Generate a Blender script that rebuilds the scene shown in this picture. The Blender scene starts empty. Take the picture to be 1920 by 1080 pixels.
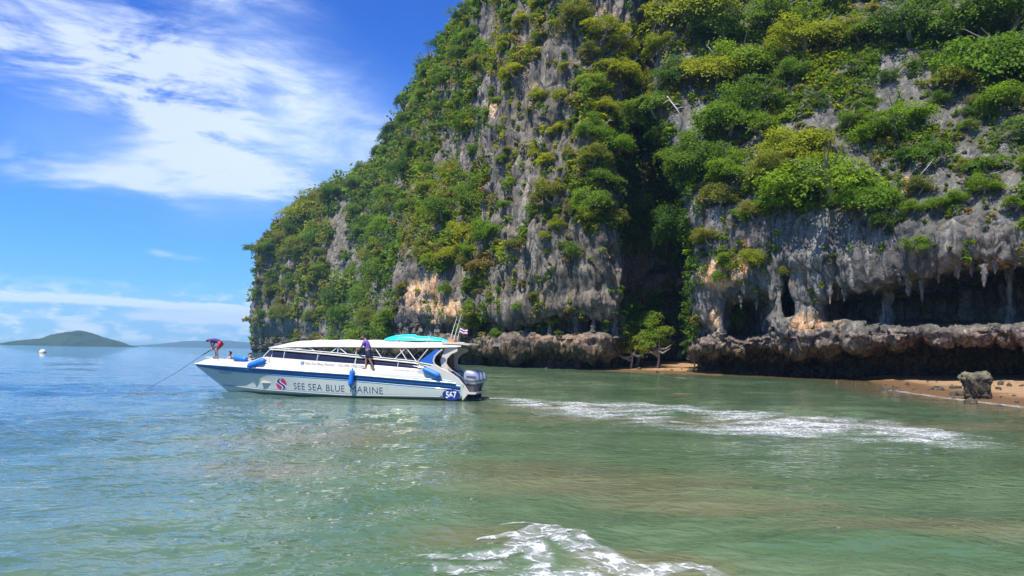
import bpy, bmesh, math, random
import numpy as np
from mathutils import Vector, Matrix

rng = np.random.default_rng(11)
random.seed(5)
S = bpy.context.scene
COL = S.collection

# ------------------------------------------------------------------ camera
F, H = 1371.0, 2.34                       # focal length in photo pixels (1920 wide), eye height above the water
PITCH, ROLL = math.atan(121.5 / F), math.radians(1.0)
_U0 = np.array([0, -math.sin(PITCH), math.cos(PITCH)]); FW = np.array([0, math.cos(PITCH), math.sin(PITCH)])
_R0 = np.array([1.0, 0, 0]); _c, _s = math.cos(ROLL), math.sin(ROLL)
RR, UU = _c * _R0 + _s * _U0, -_s * _R0 + _c * _U0
cam = bpy.data.objects.new('camera', bpy.data.cameras.new('camera'))
COL.objects.link(cam); S.camera = cam
cam.data.sensor_width = 36; cam.data.lens = F / 1920 * 36
cam.data.clip_start = 0.1; cam.data.clip_end = 60000
cam.matrix_world = Matrix(((RR[0], UU[0], -FW[0], 0), (RR[1], UU[1], -FW[1], 0), (RR[2], UU[2], -FW[2], H), (0, 0, 0, 1)))

# ------------------------------------------------------------------ light
SUN_TO = np.array([-0.27, -0.40, 0.87]); SUN_TO = SUN_TO / np.linalg.norm(SUN_TO)
SUN_EL = math.asin(SUN_TO[2]); SUN_AZ = math.atan2(SUN_TO[0], SUN_TO[1])
sun = bpy.data.objects.new('sun', bpy.data.lights.new('sun', 'SUN'))
COL.objects.link(sun); sun.data.energy = 4.3; sun.data.angle = math.radians(0.6); sun.data.color = (1, 0.95, 0.86)
sun.rotation_euler = Vector(-SUN_TO).to_track_quat('-Z', 'Y').to_euler()
S.view_settings.view_transform = 'Standard'; S.view_settings.look = 'None'
S.view_settings.exposure = 0.95; S.view_settings.gamma = 1.0; S.view_settings.use_curve_mapping = False
S.cycles.max_bounces = 6; S.cycles.transparent_max_bounces = 12; S.cycles.volume_bounces = 0

class NT:
    """small helper that writes node expressions"""
    def __init__(s, tree): s.t = tree; s.L = tree.links
    def n(s, typ, **kw):
        nd = s.t.nodes.new(typ)
        for k, v in kw.items(): setattr(nd, k, v)
        return nd
    def put(s, sock, v):
        if hasattr(v, 'is_output') or isinstance(v, bpy.types.NodeSocket): s.L.new(v, sock)
        else: sock.default_value = v
    def m(s, op, a, b=0.0, c=0.0, clamp=False):
        nd = s.n('ShaderNodeMath', operation=op); nd.use_clamp = clamp
        s.put(nd.inputs[0], a); s.put(nd.inputs[1], b)
        if op in ('MULTIPLY_ADD', 'SMOOTH_MIN', 'WRAP', 'COMPARE'): s.put(nd.inputs[2], c)
        return nd.outputs[0]
    def add(s, a, b): return s.m('ADD', a, b)
    def sub(s, a, b): return s.m('SUBTRACT', a, b)
    def mul(s, a, b): return s.m('MULTIPLY', a, b)
    def step(s, v, lo, hi, o0=0.0, o1=1.0):
        nd = s.n('ShaderNodeMapRange', interpolation_type='SMOOTHSTEP')
        s.put(nd.inputs[0], v); nd.inputs[1].default_value = lo; nd.inputs[2].default_value = hi
        nd.inputs[3].default_value = o0; nd.inputs[4].default_value = o1
        return nd.outputs[0]
    def mix(s, f, a, b, mode='MIX'):
        nd = s.n('ShaderNodeMix', data_type='RGBA', blend_type=mode)
        s.put(nd.inputs[0], f)
        s.put(nd.inputs[6], a if not isinstance(a, tuple) else (*a, 1)); s.put(nd.inputs[7], b if not isinstance(b, tuple) else (*b, 1))
        return nd.outputs[2]
    def mapv(s, v, scale=(1, 1, 1), rot=(0, 0, 0), loc=(0, 0, 0)):
        nd = s.n('ShaderNodeMapping'); s.put(nd.inputs[0], v)
        nd.inputs[1].default_value = loc; nd.inputs[2].default_value = rot; nd.inputs[3].default_value = scale
        return nd.outputs[0]
    def noise(s, v, scale, detail=4, rough=0.55, dist=0.0):
        nd = s.n('ShaderNodeTexNoise'); s.put(nd.inputs['Vector'], v)
        nd.inputs['Scale'].default_value = scale; nd.inputs['Detail'].default_value = detail
        nd.inputs['Roughness'].default_value = rough; nd.inputs['Distortion'].default_value = dist
        return nd.outputs[0]
    def voro(s, v, scale, feature='DISTANCE_TO_EDGE'):
        nd = s.n('ShaderNodeTexVoronoi', feature=feature); s.put(nd.inputs['Vector'], v); nd.inputs['Scale'].default_value = scale
        return nd.outputs[0]
    def attr(s, name):
        return s.n('ShaderNodeAttribute', attribute_name=name).outputs['Fac']

# ------------------------------------------------------------------ sky with thin clouds
W = bpy.data.worlds.new('World'); S.world = W; W.use_nodes = True
w = NT(W.node_tree); W.node_tree.nodes.clear()
sky = w.n('ShaderNodeTexSky', sky_type='NISHITA'); sky.sun_disc = False
sky.sun_elevation = SUN_EL; sky.sun_rotation = SUN_AZ; sky.air_density = 1.0; sky.dust_density = 0.3; sky.ozone_density = 3.0
hs = w.n('ShaderNodeHueSaturation'); hs.inputs['Saturation'].default_value = 1.28; hs.inputs['Value'].default_value = 1.0
w.L.new(sky.outputs[0], hs.inputs['Color'])
dirv = w.n('ShaderNodeTexCoord').outputs['Generated']
sp = w.n('ShaderNodeSeparateXYZ'); w.L.new(dirv, sp.inputs[0])
az = w.m('ARCTAN2', sp.outputs[0], sp.outputs[1]); el = w.m('ARCSINE', sp.outputs[2])
warp = w.n('ShaderNodeTexNoise'); w.L.new(dirv, warp.inputs['Vector']); warp.inputs['Scale'].default_value = 4; warp.inputs['Detail'].default_value = 4
wsp = w.n('ShaderNodeSeparateXYZ'); w.L.new(warp.outputs['Color'], wsp.inputs[0])
azw = w.add(az, w.mul(w.sub(wsp.outputs[0], 0.5), 0.16)); elw = w.add(el, w.mul(w.sub(wsp.outputs[1], 0.5), 0.11))
def azel(px, py):
    d = (px - 960) / F * RR - (py - 540) / F * UU + FW; d = d / np.linalg.norm(d)
    return math.atan2(d[0], d[1]), math.asin(d[2])
def blob(p0, p1, wid, amp, a=None, e=None):
    """soft elongated bank of cloud between two directions"""
    a0, e0 = azel(*p0); a1, e1 = azel(*p1); L = math.hypot(a1 - a0, e1 - e0); ux, uy = (a1 - a0) / L, (e1 - e0) / L
    cx, cy = (a0 + a1) / 2, (e0 + e1) / 2; sv = wid / F; su = L / 2 + sv * 0.6
    A, E = (azw if a is None else a), (elw if e is None else e)
    dx, dy = w.sub(A, cx), w.sub(E, cy)
    u = w.mul(w.add(w.mul(dx, ux), w.mul(dy, uy)), 1 / su); v = w.mul(w.sub(w.mul(dy, ux), w.mul(dx, uy)), 1 / sv)
    q = w.add(w.m('POWER', w.m('ABSOLUTE', u), 4.0), w.mul(v, v))
    return w.mul(w.m('EXPONENT', w.mul(q, -1.0)), amp)
def total(l):
    r = l[0]
    for x in l[1:]: r = w.add(r, x)
    return r
cirrus = total([blob((-250, -60), (330, 120), 105, 1.1), blob((-60, 185), (270, 245), 30, -0.55), blob((260, -20), (420, 70), 28, -0.45), blob((480, 120), (560, 300), 26, -0.3), blob((150, 60), (470, 250), 80, 1.0), blob((360, -80), (560, 160), 130, 0.75),
                blob((-200, 240), (260, 350), 42, 0.85), blob((200, 330), (390, 388), 24, 0.8), blob((250, 245), (640, 335), 52, 1.0),
                blob((480, 240), (900, 300), 120, 0.72), blob((330, 318), (760, 372), 30, 0.7), blob((60, 200), (420, 300), 60, 0.28),
                blob((290, 484), (420, 491), 7, 0.75), blob((215, 432), (275, 444), 8, 0.5), blob((150, 444), (190, 446), 4, 0.5),
                blob((-400, 250), (-1500, 150), 200, 0.5), blob((1500, -200), (3000, 0), 300, 0.5)])
n1 = w.noise(w.mapv(dirv, (3.0, 3.0, 9.5), (0.30, -0.45, 0.2)), 2.1, 9, 0.62, 0.7)
n2 = w.noise(w.mapv(dirv, (2.2, 2.2, 9.0), (0.10, 0.75, 0.0), (3, 1, 2)), 4.5, 8, 0.62, 0.4)
n3 = w.noise(w.mapv(dirv, (2.0, 2.0, 14.0), (0.42, -0.75, 0.2), (7, 2, 1)), 5.0, 7, 0.68, 0.35)
tex = w.add(w.add(w.mul(w.sub(n1, 0.5), 2.5), w.mul(w.sub(n2, 0.5), 1.0)), w.mul(w.sub(n3, 0.5), 0.85))
cm = w.m('POWER', w.step(w.mul(cirrus, w.add(0.62, w.mul(tex, 1.15))), 0.10, 1.30), 1.1)
broad = w.step(w.noise(w.mapv(dirv, (1, 1, 3.2)), 2.6, 5, 0.5), 0.46, 0.80, 0, 0.7)
back = w.step(sp.outputs[1], 0.45, -0.1)                        # unseen banks go on behind the camera, thickened to fill the shade
cm = w.m('MAXIMUM', cm, w.mul(broad, back))
# low banks near the horizon
nh = w.noise(w.mapv(dirv, (5, 5, 34), (0, 0.03, 0)), 2.4, 7, 0.58, 0.3)
nh2 = w.noise(w.mapv(dirv, (9, 9, 24)), 3.2, 7, 0.6, 0.2)
azs = w.add(az, w.mul(w.sub(wsp.outputs[2], 0.5), 0.03)); els = w.add(el, w.mul(w.sub(nh2, 0.5), 0.012))
low = total([blob((-300, 545), (200, 562), 11, 1.0, azs, els), blob((130, 560), (480, 581), 7, 1.0, azs, els), blob((-500, 553), (-60, 548), 15, 0.9, azs, els),
             blob((230, 590), (520, 604), 13, 1.1, azs, els), blob((480, 585), (900, 600), 14, 0.9, azs, els), blob((100, 606), (190, 622), 13, 0.9, azs, els), blob((20, 590), (80, 596), 8, 0.5, azs, els),
             blob((300, 620), (420, 626), 8, 0.5, azs, els)])
lowm = w.step(w.mul(low, w.add(0.35, w.mul(nh, 1.35))), 0.25, 0.95)
hb = w.mul(w.step(el, 0.0, 0.012), w.step(el, 0.085, 0.05))
lown = w.mul(w.step(nh2, 0.44, 0.64), w.mul(hb, 0.9))
lowm = w.m('MAXIMUM', lowm, lown)
veil = w.mul(hb, 0.30)
SKYCOL = hs.outputs[0]
deep = w.step(el, 0.02, 0.5)
SKYCOL = w.mix(1.0, SKYCOL, w.mix(deep, (0.33, 0.69, 1.18), (0.27, 0.53, 1.06)), 'MULTIPLY')
c0 = w.mix(veil, SKYCOL, (3.2, 5.2, 7.4))
c1 = w.mix(w.mul(lowm, 0.92), c0, (6.0, 6.8, 7.3))
vl = w.mul(total([blob((440, 270), (800, 300), 95, 0.55), blob((60, 210), (420, 330), 90, .25), blob((420, 60), (600, 200), 90, .3)]), w.add(0.45, n1))
c1 = w.mix(w.m('MINIMUM', vl, 0.6), c1, (3.6, 4.9, 7.2))
c2 = w.mix(w.mul(cm, 0.82), c1, (4.9, 5.5, 6.9))
bg = w.n('ShaderNodeBackground'); bg.inputs[1].default_value = 0.096; w.L.new(c2, bg.inputs[0])
w.L.new(bg.outputs[0], w.n('ShaderNodeOutputWorld').inputs[0])

# ------------------------------------------------------------------ geometry helpers
def ray(px, py):
    px, py = np.asarray(px, float), np.asarray(py, float)
    return ((px - 960) / F)[..., None] * RR - ((py - 540) / F)[..., None] * UU + FW
def at(px, py, Y):
    d = ray(px, py); return np.array([0, 0, H]) + d * (np.asarray(Y, float) / d[..., 1])[..., None]
def onz(px, py, z=0.0):
    d = ray(px, py); return np.array([0, 0, H]) + d * ((z - H) / d[..., 2])[..., None]
def proj(p):
    q = np.asarray(p, float) - np.array([0, 0, H]); z = q @ FW
    return 960 + F * (q @ RR) / z, 540 - F * (q @ UU) / z, z
def sst(a, b, x):
    t = np.clip((np.asarray(x, float) - a) / (b - a), 0, 1); return t * t * (3 - 2 * t)
_perm = np.random.default_rng(3).permutation(256); _perm = np.concatenate([_perm, _perm, _perm])
_grad = np.random.default_rng(4).normal(size=(256, 3)); _grad /= np.linalg.norm(_grad, axis=1)[:, None]
def perlin(p):
    p = np.asarray(p, float); i = np.floor(p).astype(int); f = p - i; i &= 255
    u = f * f * f * (f * (f * 6 - 15) + 10); out = 0
    for dx in (0, 1):
        for dy in (0, 1):
            for dz in (0, 1):
                h = _perm[_perm[_perm[i[..., 0] + dx] + i[..., 1] + dy] + i[..., 2] + dz]
                g = _grad[h]; d = f - np.array([dx, dy, dz])
                wt = (u[..., 0] if dx else 1 - u[..., 0]) * (u[..., 1] if dy else 1 - u[..., 1]) * (u[..., 2] if dz else 1 - u[..., 2])
                out = out + wt * (g * d).sum(-1)
    return out * 1.5
def fbm(p, oct=4, lac=2.03, gain=0.5):
    a, s, r = 1.0, 0.0, 0.0; p = np.asarray(p, float)
    for k in range(oct): r = r + a * perlin(p + 17.3 * k); p = p * lac; s += a; a *= gain
    return r / s
def ridged(p, oct=3, lac=2.1, gain=0.5):
    a, s, r = 1.0, 0.0, 0.0; p = np.asarray(p, float)
    for k in range(oct): r = r + a * (1 - np.abs(perlin(p + 31.7 * k)) * 2); p = p * lac; s += a; a *= gain
    return r / s

def link(o, parent=None):
    COL.objects.link(o)
    if parent is not None: o.parent = parent
    return o
def mesh_np(name, V, Q, mat=None, smooth=False, attrs=None, mats=None, midx=None):
    V = np.asarray(V, np.float32).reshape(-1, 3); Q = np.asarray(Q, np.int32); k = Q.shape[1]
    me = bpy.data.meshes.new(name); me.vertices.add(len(V)); me.vertices.foreach_set('co', V.ravel())
    me.loops.add(Q.size); me.loops.foreach_set('vertex_index', Q.ravel())
    me.polygons.add(len(Q)); me.polygons.foreach_set('loop_start', np.arange(0, Q.size, k, dtype=np.int32))
    if smooth: me.polygons.foreach_set('use_smooth', np.ones(len(Q), bool))
    if midx is not None: me.polygons.foreach_set('material_index', np.asarray(midx, np.int32))
    for nm, a in (attrs or {}).items():
        at_ = me.attributes.new(nm, 'FLOAT', 'POINT'); at_.data.foreach_set('value', np.asarray(a, np.float32).ravel())
    for m_ in (mats or ([mat] if mat else [])): me.materials.append(m_)
    me.update(calc_edges=True); me.validate()
    return me
def obj_np(name, V, Q, mat=None, parent=None, **kw): return link(bpy.data.objects.new(name, mesh_np(name, V, Q, mat, **kw)), parent)
def obj_bm(name, bm, mat, parent=None, smooth=False):
    me = bpy.data.meshes.new(name); bmesh.ops.recalc_face_normals(bm, faces=bm.faces); bm.to_mesh(me); bm.free()
    if smooth: me.polygons.foreach_set('use_smooth', np.ones(len(me.polygons), bool))
    for m_ in (mat if isinstance(mat, (list, tuple)) else [mat]): me.materials.append(m_)
    return link(bpy.data.objects.new(name, me), parent)
def tag(o, label=None, cat=None, group=None, kind=None):
    for k, v in (('label', label), ('category', cat), ('group', group), ('kind', kind)):
        if v: o[k] = v
    return o
def thing(name, label, cat, loc=(0, 0, 0), rotz=0.0, group=None):
    o = link(bpy.data.objects.new(name, None)); o.location = loc; o.rotation_euler = (0, 0, rotz); o.empty_display_size = 0.3
    return tag(o, label, cat, group)
def grid_quads(nr, nc):
    i = np.arange(nr * nc).reshape(nr, nc)
    return np.stack([i[:-1, :-1], i[:-1, 1:], i[1:, 1:], i[1:, :-1]], -1).reshape(-1, 4)
def add_tube(bm, pts, rad, seg=8, cap=True):
    pts = [Vector(p) for p in pts]; n = len(pts)
    rad = [rad] * n if not isinstance(rad, (list, tuple)) else rad; rings = []; up = None
    for i, p in enumerate(pts):
        t = (pts[min(i + 1, n - 1)] - pts[max(i - 1, 0)]).normalized()
        if up is None: up = t.orthogonal().normalized()
        up = (up - t * up.dot(t)); up = up.normalized() if up.length > 1e-5 else t.orthogonal().normalized()
        b = t.cross(up)
        rings.append([bm.verts.new(p + (up * math.cos(2 * math.pi * k / seg) + b * math.sin(2 * math.pi * k / seg)) * rad[i]) for k in range(seg)])
    for a, b in zip(rings[:-1], rings[1:]):
        for k in range(seg): bm.faces.new((a[k], a[(k + 1) % seg], b[(k + 1) % seg], b[k]))
    if cap: bm.faces.new(rings[0][::-1]); bm.faces.new(rings[-1])
def tube(pts, rad, seg=8):
    bm = bmesh.new(); add_tube(bm, pts, rad, seg); return bm
def add_prism(bm, poly, y0, y1):
    """outline in the XZ plane with thickness along Y; poly entries (x, z)"""
    a = [bm.verts.new((x, y0, z)) for x, z in poly]; b = [bm.verts.new((x, y1, z)) for x, z in poly]; n = len(poly)
    bm.faces.new(a); bm.faces.new(b[::-1])
    for k in range(n): bm.faces.new((a[k], b[k], b[(k + 1) % n], a[(k + 1) % n]))
def add_box(bm, x0, x1, y0, y1, z0, z1): add_prism(bm, [(x0, z0), (x1, z0), (x1, z1), (x0, z1)], y0, y1)
def add_ell(bm, c, r, u=12, v=8, rot=None):
    m_ = Matrix.Translation(c) @ (rot.to_4x4() if rot is not None else Matrix.Identity(4)) @ Matrix.Diagonal((*r, 1))
    bmesh.ops.create_uvsphere(bm, u_segments=u, v_segments=v, radius=1, matrix=m_)

# ------------------------------------------------------------------ materials
def newmat(name):
    m_ = bpy.data.materials.new(name); m_.use_nodes = True; t = NT(m_.node_tree); t.t.nodes.clear()
    out = t.n('ShaderNodeOutputMaterial'); b = t.n('ShaderNodeBsdfPrincipled'); t.L.new(b.outputs[0], out.inputs[0])
    return m_, t, b, out
def plain(name, col, rough=0.5, metal=0.0, vary=0.12, scale=6, spec=0.5, coat=0.0):
    m_, t, b, out = newmat(name)
    p = t.n('ShaderNodeTexCoord').outputs['Object']
    n_ = t.noise(p, scale, 5, 0.6); g = t.noise(t.mapv(p, (1, 1, 0.25)), scale * 3, 4, 0.6)
    f = t.add(t.mul(t.sub(n_, 0.5), vary * 2), t.mul(t.sub(g, 0.5), vary))
    t.L.new(t.mix(1.0, col, t.n('ShaderNodeCombineColor').outputs[0], 'MULTIPLY') if False else t.mix(t.step(f, -0.35, 0.35), tuple(c * (1 - vary * 1.4) for c in col), tuple(min(1, c * (1 + vary)) for c in col)), b.inputs['Base Color'])
    b.inputs['Roughness'].default_value = rough; b.inputs['Metallic'].default_value = metal
    b.inputs['Specular IOR Level'].default_value = spec; b.inputs['Coat Weight'].default_value = coat
    return m_
def geo(t): return t.n('ShaderNodeNewGeometry')

def rock_mat(warm):
    m_, t, b, out = newmat('limestone')
    wc = lambda r, g, b_: (r * (1 + .10 * warm), g * (1 + .01 * warm), b_ * (1 - .13 * warm))
    g = geo(t); P = g.outputs['Position']; z = t.n('ShaderNodeSeparateXYZ'); t.L.new(P, z.inputs[0]); Z = z.outputs[2]
    nz = t.n('ShaderNodeSeparateXYZ'); t.L.new(g.outputs['Normal'], nz.inputs[0])
    Pw = t.n('ShaderNodeVectorMath', operation='ADD'); nn = t.n('ShaderNodeTexNoise'); t.L.new(P, nn.inputs[0]); nn.inputs['Scale'].default_value = 0.35; nn.inputs['Detail'].default_value = 3
    t.L.new(P, Pw.inputs[0]); t.L.new(nn.outputs['Color'], Pw.inputs[1]); Q = Pw.outputs[0]
    a = t.noise(t.mapv(Q, (1, 1, 0.5)), 0.13, 5, 0.6); s1 = t.noise(t.mapv(Q, (1, 1, 0.045)), 0.62, 6, 0.62, 0.1); s2 = t.noise(t.mapv(Q, (1, 1, 0.055)), 1.55, 6, 0.66, 0.1)
    fine = t.noise(P, 2.2, 8, 0.7); spk = t.noise(P, 6.5, 5, 0.7)
    c = t.mix(t.step(a, 0.36, 0.64), wc(0.094, 0.088, 0.083), wc(0.184, 0.172, 0.158))
    c = t.mix(t.mul(t.step(s1, 0.50, 0.66), 0.75), c, wc(0.31, 0.30, 0.285))
    c = t.mix(t.mul(t.step(s2, 0.55, 0.72), 0.6), c, wc(0.38, 0.355, 0.315))
    c = t.mix(t.mul(t.step(s2, 0.50, 0.34), 0.85), c, (0.050, 0.048, 0.050))
    c = t.mix(t.mul(t.step(s1, 0.46, 0.30), 0.75), c, (0.075, 0.072, 0.075))
    c = t.mix(t.mul(t.step(t.noise(t.mapv(Q, (1, 1, 0.2)), 0.5, 4, 0.6), 0.56, 0.70), 0.45), c, (0.30, 0.22, 0.16))
    tan_ = t.attr('tan')
    tm = t.step(t.add(t.mul(tan_, 1.25), t.mul(t.sub(t.noise(t.mapv(Q, (1, 1, 0.16)), 1.2, 6, 0.7), 0.5), 1.7)), 0.42, 0.85)
    c = t.mix(t.mul(tm, 0.9), c, t.mix(t.step(s2, 0.4, 0.6), (0.50, 0.25, 0.11), (0.66, 0.48, 0.30)))
    moss = t.mul(t.step(nz.outputs[2], 0.25, 0.75), t.step(fine, 0.45, 0.6))
    c = t.mix(t.mul(moss, 0.6), c, (0.085, 0.095, 0.035))
    # tidal zone: brown crust, then dark wet algae, both deepened to imitate ledge shade
    zt = t.add(Z, t.mul(t.sub(t.noise(P, 0.6, 4, 0.6), 0.5), 2.2))
    ck = t.attr('crust')
    c = t.mix(t.mul(t.mul(t.step(zt, 6.0, 4.4), ck), 0.75), c, t.mix(t.step(fine, 0.40, 0.64), (0.075, 0.056, 0.046), (0.28, 0.205, 0.165)))
    c = t.mix(t.mul(t.mul(t.step(zt, 4.2, 2.9), ck), 0.8), c, t.mix(t.step(s2, 0.42, 0.64), (0.06, 0.044, 0.022), (0.20, 0.14, 0.062)))
    c = t.mix(t.mul(t.mul(t.step(zt, 2.2, 1.3), ck), 0.8), c, t.mix(t.step(fine, .4, .65), (0.03, 0.022, 0.018), (0.10, 0.075, 0.055)))
    c = t.mix(1.0, c, t.mix(t.step(fine, 0.25, 0.75), (0.68, 0.68, 0.68), (1.28, 1.28, 1.28)), 'MULTIPLY')
    c = t.mix(1.0, c, t.mix(t.step(spk, 0.3, 0.7), (0.72, 0.72, 0.72), (1.22, 1.22, 1.22)), 'MULTIPLY')
    cr = t.voro(t.mapv(Q, (1, 1, 0.35)), 0.42); cr2 = t.voro(t.mapv(Q, (1, 1, 0.6)), 1.1)
    crk = t.m('MAXIMUM', t.mul(t.step(cr, 0.035, 0.0), t.step(a, .45, .55)), t.mul(t.step(cr2, 0.03, 0.0), t.step(s1, .52, .62)))
    c = t.mix(t.mul(crk, 0.8), c, (0.025, 0.024, 0.024))
    t.L.new(c, b.inputs['Base Color']); b.inputs['Roughness'].default_value = 0.9; b.inputs['Specular IOR Level'].default_value = 0.2
    h = t.add(t.add(t.mul(fine, 0.5), t.mul(s2, 0.75)), t.add(t.mul(t.step(cr, 0.0, 0.09), 0.35), t.mul(spk, 0.16)))
    bp = t.n('ShaderNodeBump'); bp.inputs['Strength'].default_value = 0.85; bp.inputs['Distance'].default_value = 0.55
    t.L.new(h, bp.inputs['Height']); t.L.new(bp.outputs[0], b.inputs['Normal'])
    return m_
ROCK = rock_mat(0.0); ROCKW = rock_mat(1.0)

def leaf_mat(name, base):
    m_, t, b, out = newmat(name)
    sh = t.attr('shade'); oi = t.n('ShaderNodeObjectInfo').outputs['Random']
    dark = tuple(x * 0.5 for x in base); lite = tuple(min(0.4, x * y) for x, y in zip(base, (1.6, 1.55, 1.2)))
    c = t.mix(sh, dark, lite)
    c = t.mix(1.0, c, t.mix(oi, (0.82, 0.90, 0.85), (1.20, 1.08, 1.0)), 'MULTIPLY')
    t.L.new(c, b.inputs['Base Color']); b.inputs['Roughness'].default_value = 0.6; b.inputs['Specular IOR Level'].default_value = 0.12
    tr = t.n('ShaderNodeBsdfTranslucent'); t.L.new(t.mix(1.0, c, (1.7, 1.65, 0.6), 'MULTIPLY'), tr.inputs[0])
    mx = t.n('ShaderNodeMixShader'); mx.inputs[0].default_value = 0.40
    t.L.new(b.outputs[0], mx.inputs[1]); t.L.new(tr.outputs[0], mx.inputs[2]); t.L.new(mx.outputs[0], out.inputs[0])
    return m_
LEAFCOL = {'yellow': (0.205, 0.240, 0.014), 'fresh': (0.118, 0.198, 0.016), 'mid': (0.088, 0.155, 0.020), 'dark': (0.052, 0.108, 0.020), 'olive': (0.142, 0.162, 0.026), 'dry': (0.165, 0.135, 0.055)}
LEAFKEYS = list(LEAFCOL); LEAF = {k: leaf_mat(k + '_leaf', v) for k, v in LEAFCOL.items()}
BARK = plain('bark', (0.25, 0.22, 0.18), 0.9, vary=0.3, scale=3)
PALEBARK = plain('pale_bark', (0.52, 0.48, 0.42), 0.8, vary=0.25, scale=4)

# ------------------------------------------------------------------ cliffs
def catmull(P, n):
    """P (k, m, 3) control rows -> (n, m, 3) along axis 0, centripetal-ish via pchip-like cubic"""
    k = P.shape[0]; t = np.linspace(0, k - 1, n); i = np.clip(np.floor(t).astype(int), 0, k - 2); f = (t - i)[:, None, None]
    d = np.zeros_like(P); d[1:-1] = (P[2:] - P[:-2]) / 2; d[0] = P[1] - P[0]; d[-1] = P[-1] - P[-2]
    d = d * 0.6
    p0, p1, m0, m1 = P[i], P[i + 1], d[i], d[i + 1]
    return (2 * f**3 - 3 * f**2 + 1) * p0 + (f**3 - 2 * f**2 + f) * m0 + (-2 * f**3 + 3 * f**2) * p1 + (f**3 - f**2) * m1
def resample(P, wts):
    """resample the rows of P (n, m, 3) so that spacing follows the mean row length times a weight"""
    L = np.linalg.norm(np.diff(P, axis=0), axis=2).mean(1) * wts; s = np.concatenate([[0], np.cumsum(L)]); return s
def normals_of(G):
    du = np.gradient(G, axis=1); dv = np.gradient(G, axis=0); n = np.cross(du, dv); n /= np.linalg.norm(n, axis=2)[..., None] + 1e-9
    return n
TAN = [(790, 555, 42, 35, 1.0), (850, 585, 55, 26, 1.0), (815, 520, 10, 12, 1.3), (925, 205, 10, 16, 1.4), (1000, 160, 14, 20, .6), (572, 495, 14, 12, 1.3), (650, 590, 12, 25, .5), (1010, 560, 30, 30, .45),
       (1345, 510, 40, 36, 1.3), (1395, 490, 22, 36, .9), (1340, 600, 16, 35, .7), (1515, 605, 55, 26, .75), (1570, 600, 25, 30, .5), (1690, 625, 60, 20, .35), (1830, 620, 90, 18, .4), (1850, 500, 60, 16, .8), (1700, 350, 15, 30, .7),
       (1060, 640, 110, 18, .8), (930, 640, 60, 20, .5), (1080, 240, 35, 70, .35), (1140, 30, 50, 35, .45), (990, 350, 45, 60, .3)]
def build_cliff(ctrl, ncol, rowplan, label, amp, colw=None):
    """ctrl (rows, cols, 3): control net measured from the photograph; rowplan: samples per control-row interval"""
    R, C, _ = ctrl.shape
    cols = np.concatenate([[0], np.cumsum(colw if colw is not None else np.ones(C - 1))]); cols = cols / cols[-1]
    Pc = catmull(ctrl.transpose(1, 0, 2), (C - 1) * 24 + 1)                    # along the wall
    src = np.interp(np.linspace(0, 1, ncol), cols, np.arange(C)) * 24; i = np.clip(src.astype(int), 0, Pc.shape[0] - 2); f = (src - i)[:, None, None]
    Pc = Pc[i] * (1 - f) + Pc[i + 1] * f                                        # (ncol, rows, 3)
    Pr = catmull(Pc.transpose(1, 0, 2), (R - 1) * 16 + 1)
    rs = np.concatenate([[0]] + [np.linspace(k, k + 1, n + 1)[1:] for k, n in enumerate(rowplan)]) * 16
    i = np.clip(rs.astype(int), 0, Pr.shape[0] - 2); f = (rs - i)[:, None, None]
    G = Pr[i] * (1 - f) + Pr[i + 1] * f                                         # (nrow, ncol, 3)
    rowf = rs / 16
    return G, rowf
def displace(G, k, vert=1.0):
    """karst relief: buttresses, vertical flutes, blocky breaks and pits along the normal; k scales it (1 near, larger far)"""
    n = normals_of(G)
    for _ in range(6): n = (n + np.roll(n, 1, 0) + np.roll(n, -1, 0) + np.roll(n, 1, 1) + np.roll(n, -1, 1)) / 5
    n /= np.linalg.norm(n, axis=2)[..., None]
    q = G * np.array([1, 1, 0.55])
    wv = np.stack([fbm(G / 9.0 + 5, 2), fbm(G / 9.0 + 9, 2), 0 * G[..., 0]], -1) * 3.0
    big = fbm(q / (15 * k), 3) * 2.6 * k
    fl = (ridged((G + wv) * np.array([1, 1, 0.07]) / (3.0 * k), 3) - 0.55) * 1.7 * k * vert
    fl2 = (ridged((G + wv * .4) * np.array([1, 1, 0.09]) / (1.15 * k), 2) - 0.55) * 0.62 * k * vert
    blk = np.abs(fbm(G * np.array([1, 1, .6]) / (2.6 * k) + 40, 3)) * -(1.5 - .9 * vert) * k
    ledge = np.tanh(fbm(G * np.array([.35, .35, 1]) / (3.0 * k) + 70, 2) * 4) * 0.35 * k
    sm = fbm(G * np.array([1, 1, .55]) / (0.75 * k) + 20, 3) * 0.17 * k
    hz = 1 - 0.72 * np.clip(n[..., 2], 0, 1)**1.2
    lowz = 1 - sst(4.5, 8.0, G[..., 2]); brk = (np.abs(fbm(G * np.array([1, 1, 1.3]) / (1.7 * k) + 13, 4)) - .22) * -2.6 * lowz + np.clip(fbm(G / (4.5 * k) + 33, 2) - .12, 0, 1) * -3.2 * lowz * (G[..., 2] > 1.0)
    return G + n * hz[..., None] * (big + fl + fl2 + brk + blk + ledge + sm + 0.5 * k)[..., None]

def xy(px, Y): return (px - 960) / F * Y * 1.0
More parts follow.
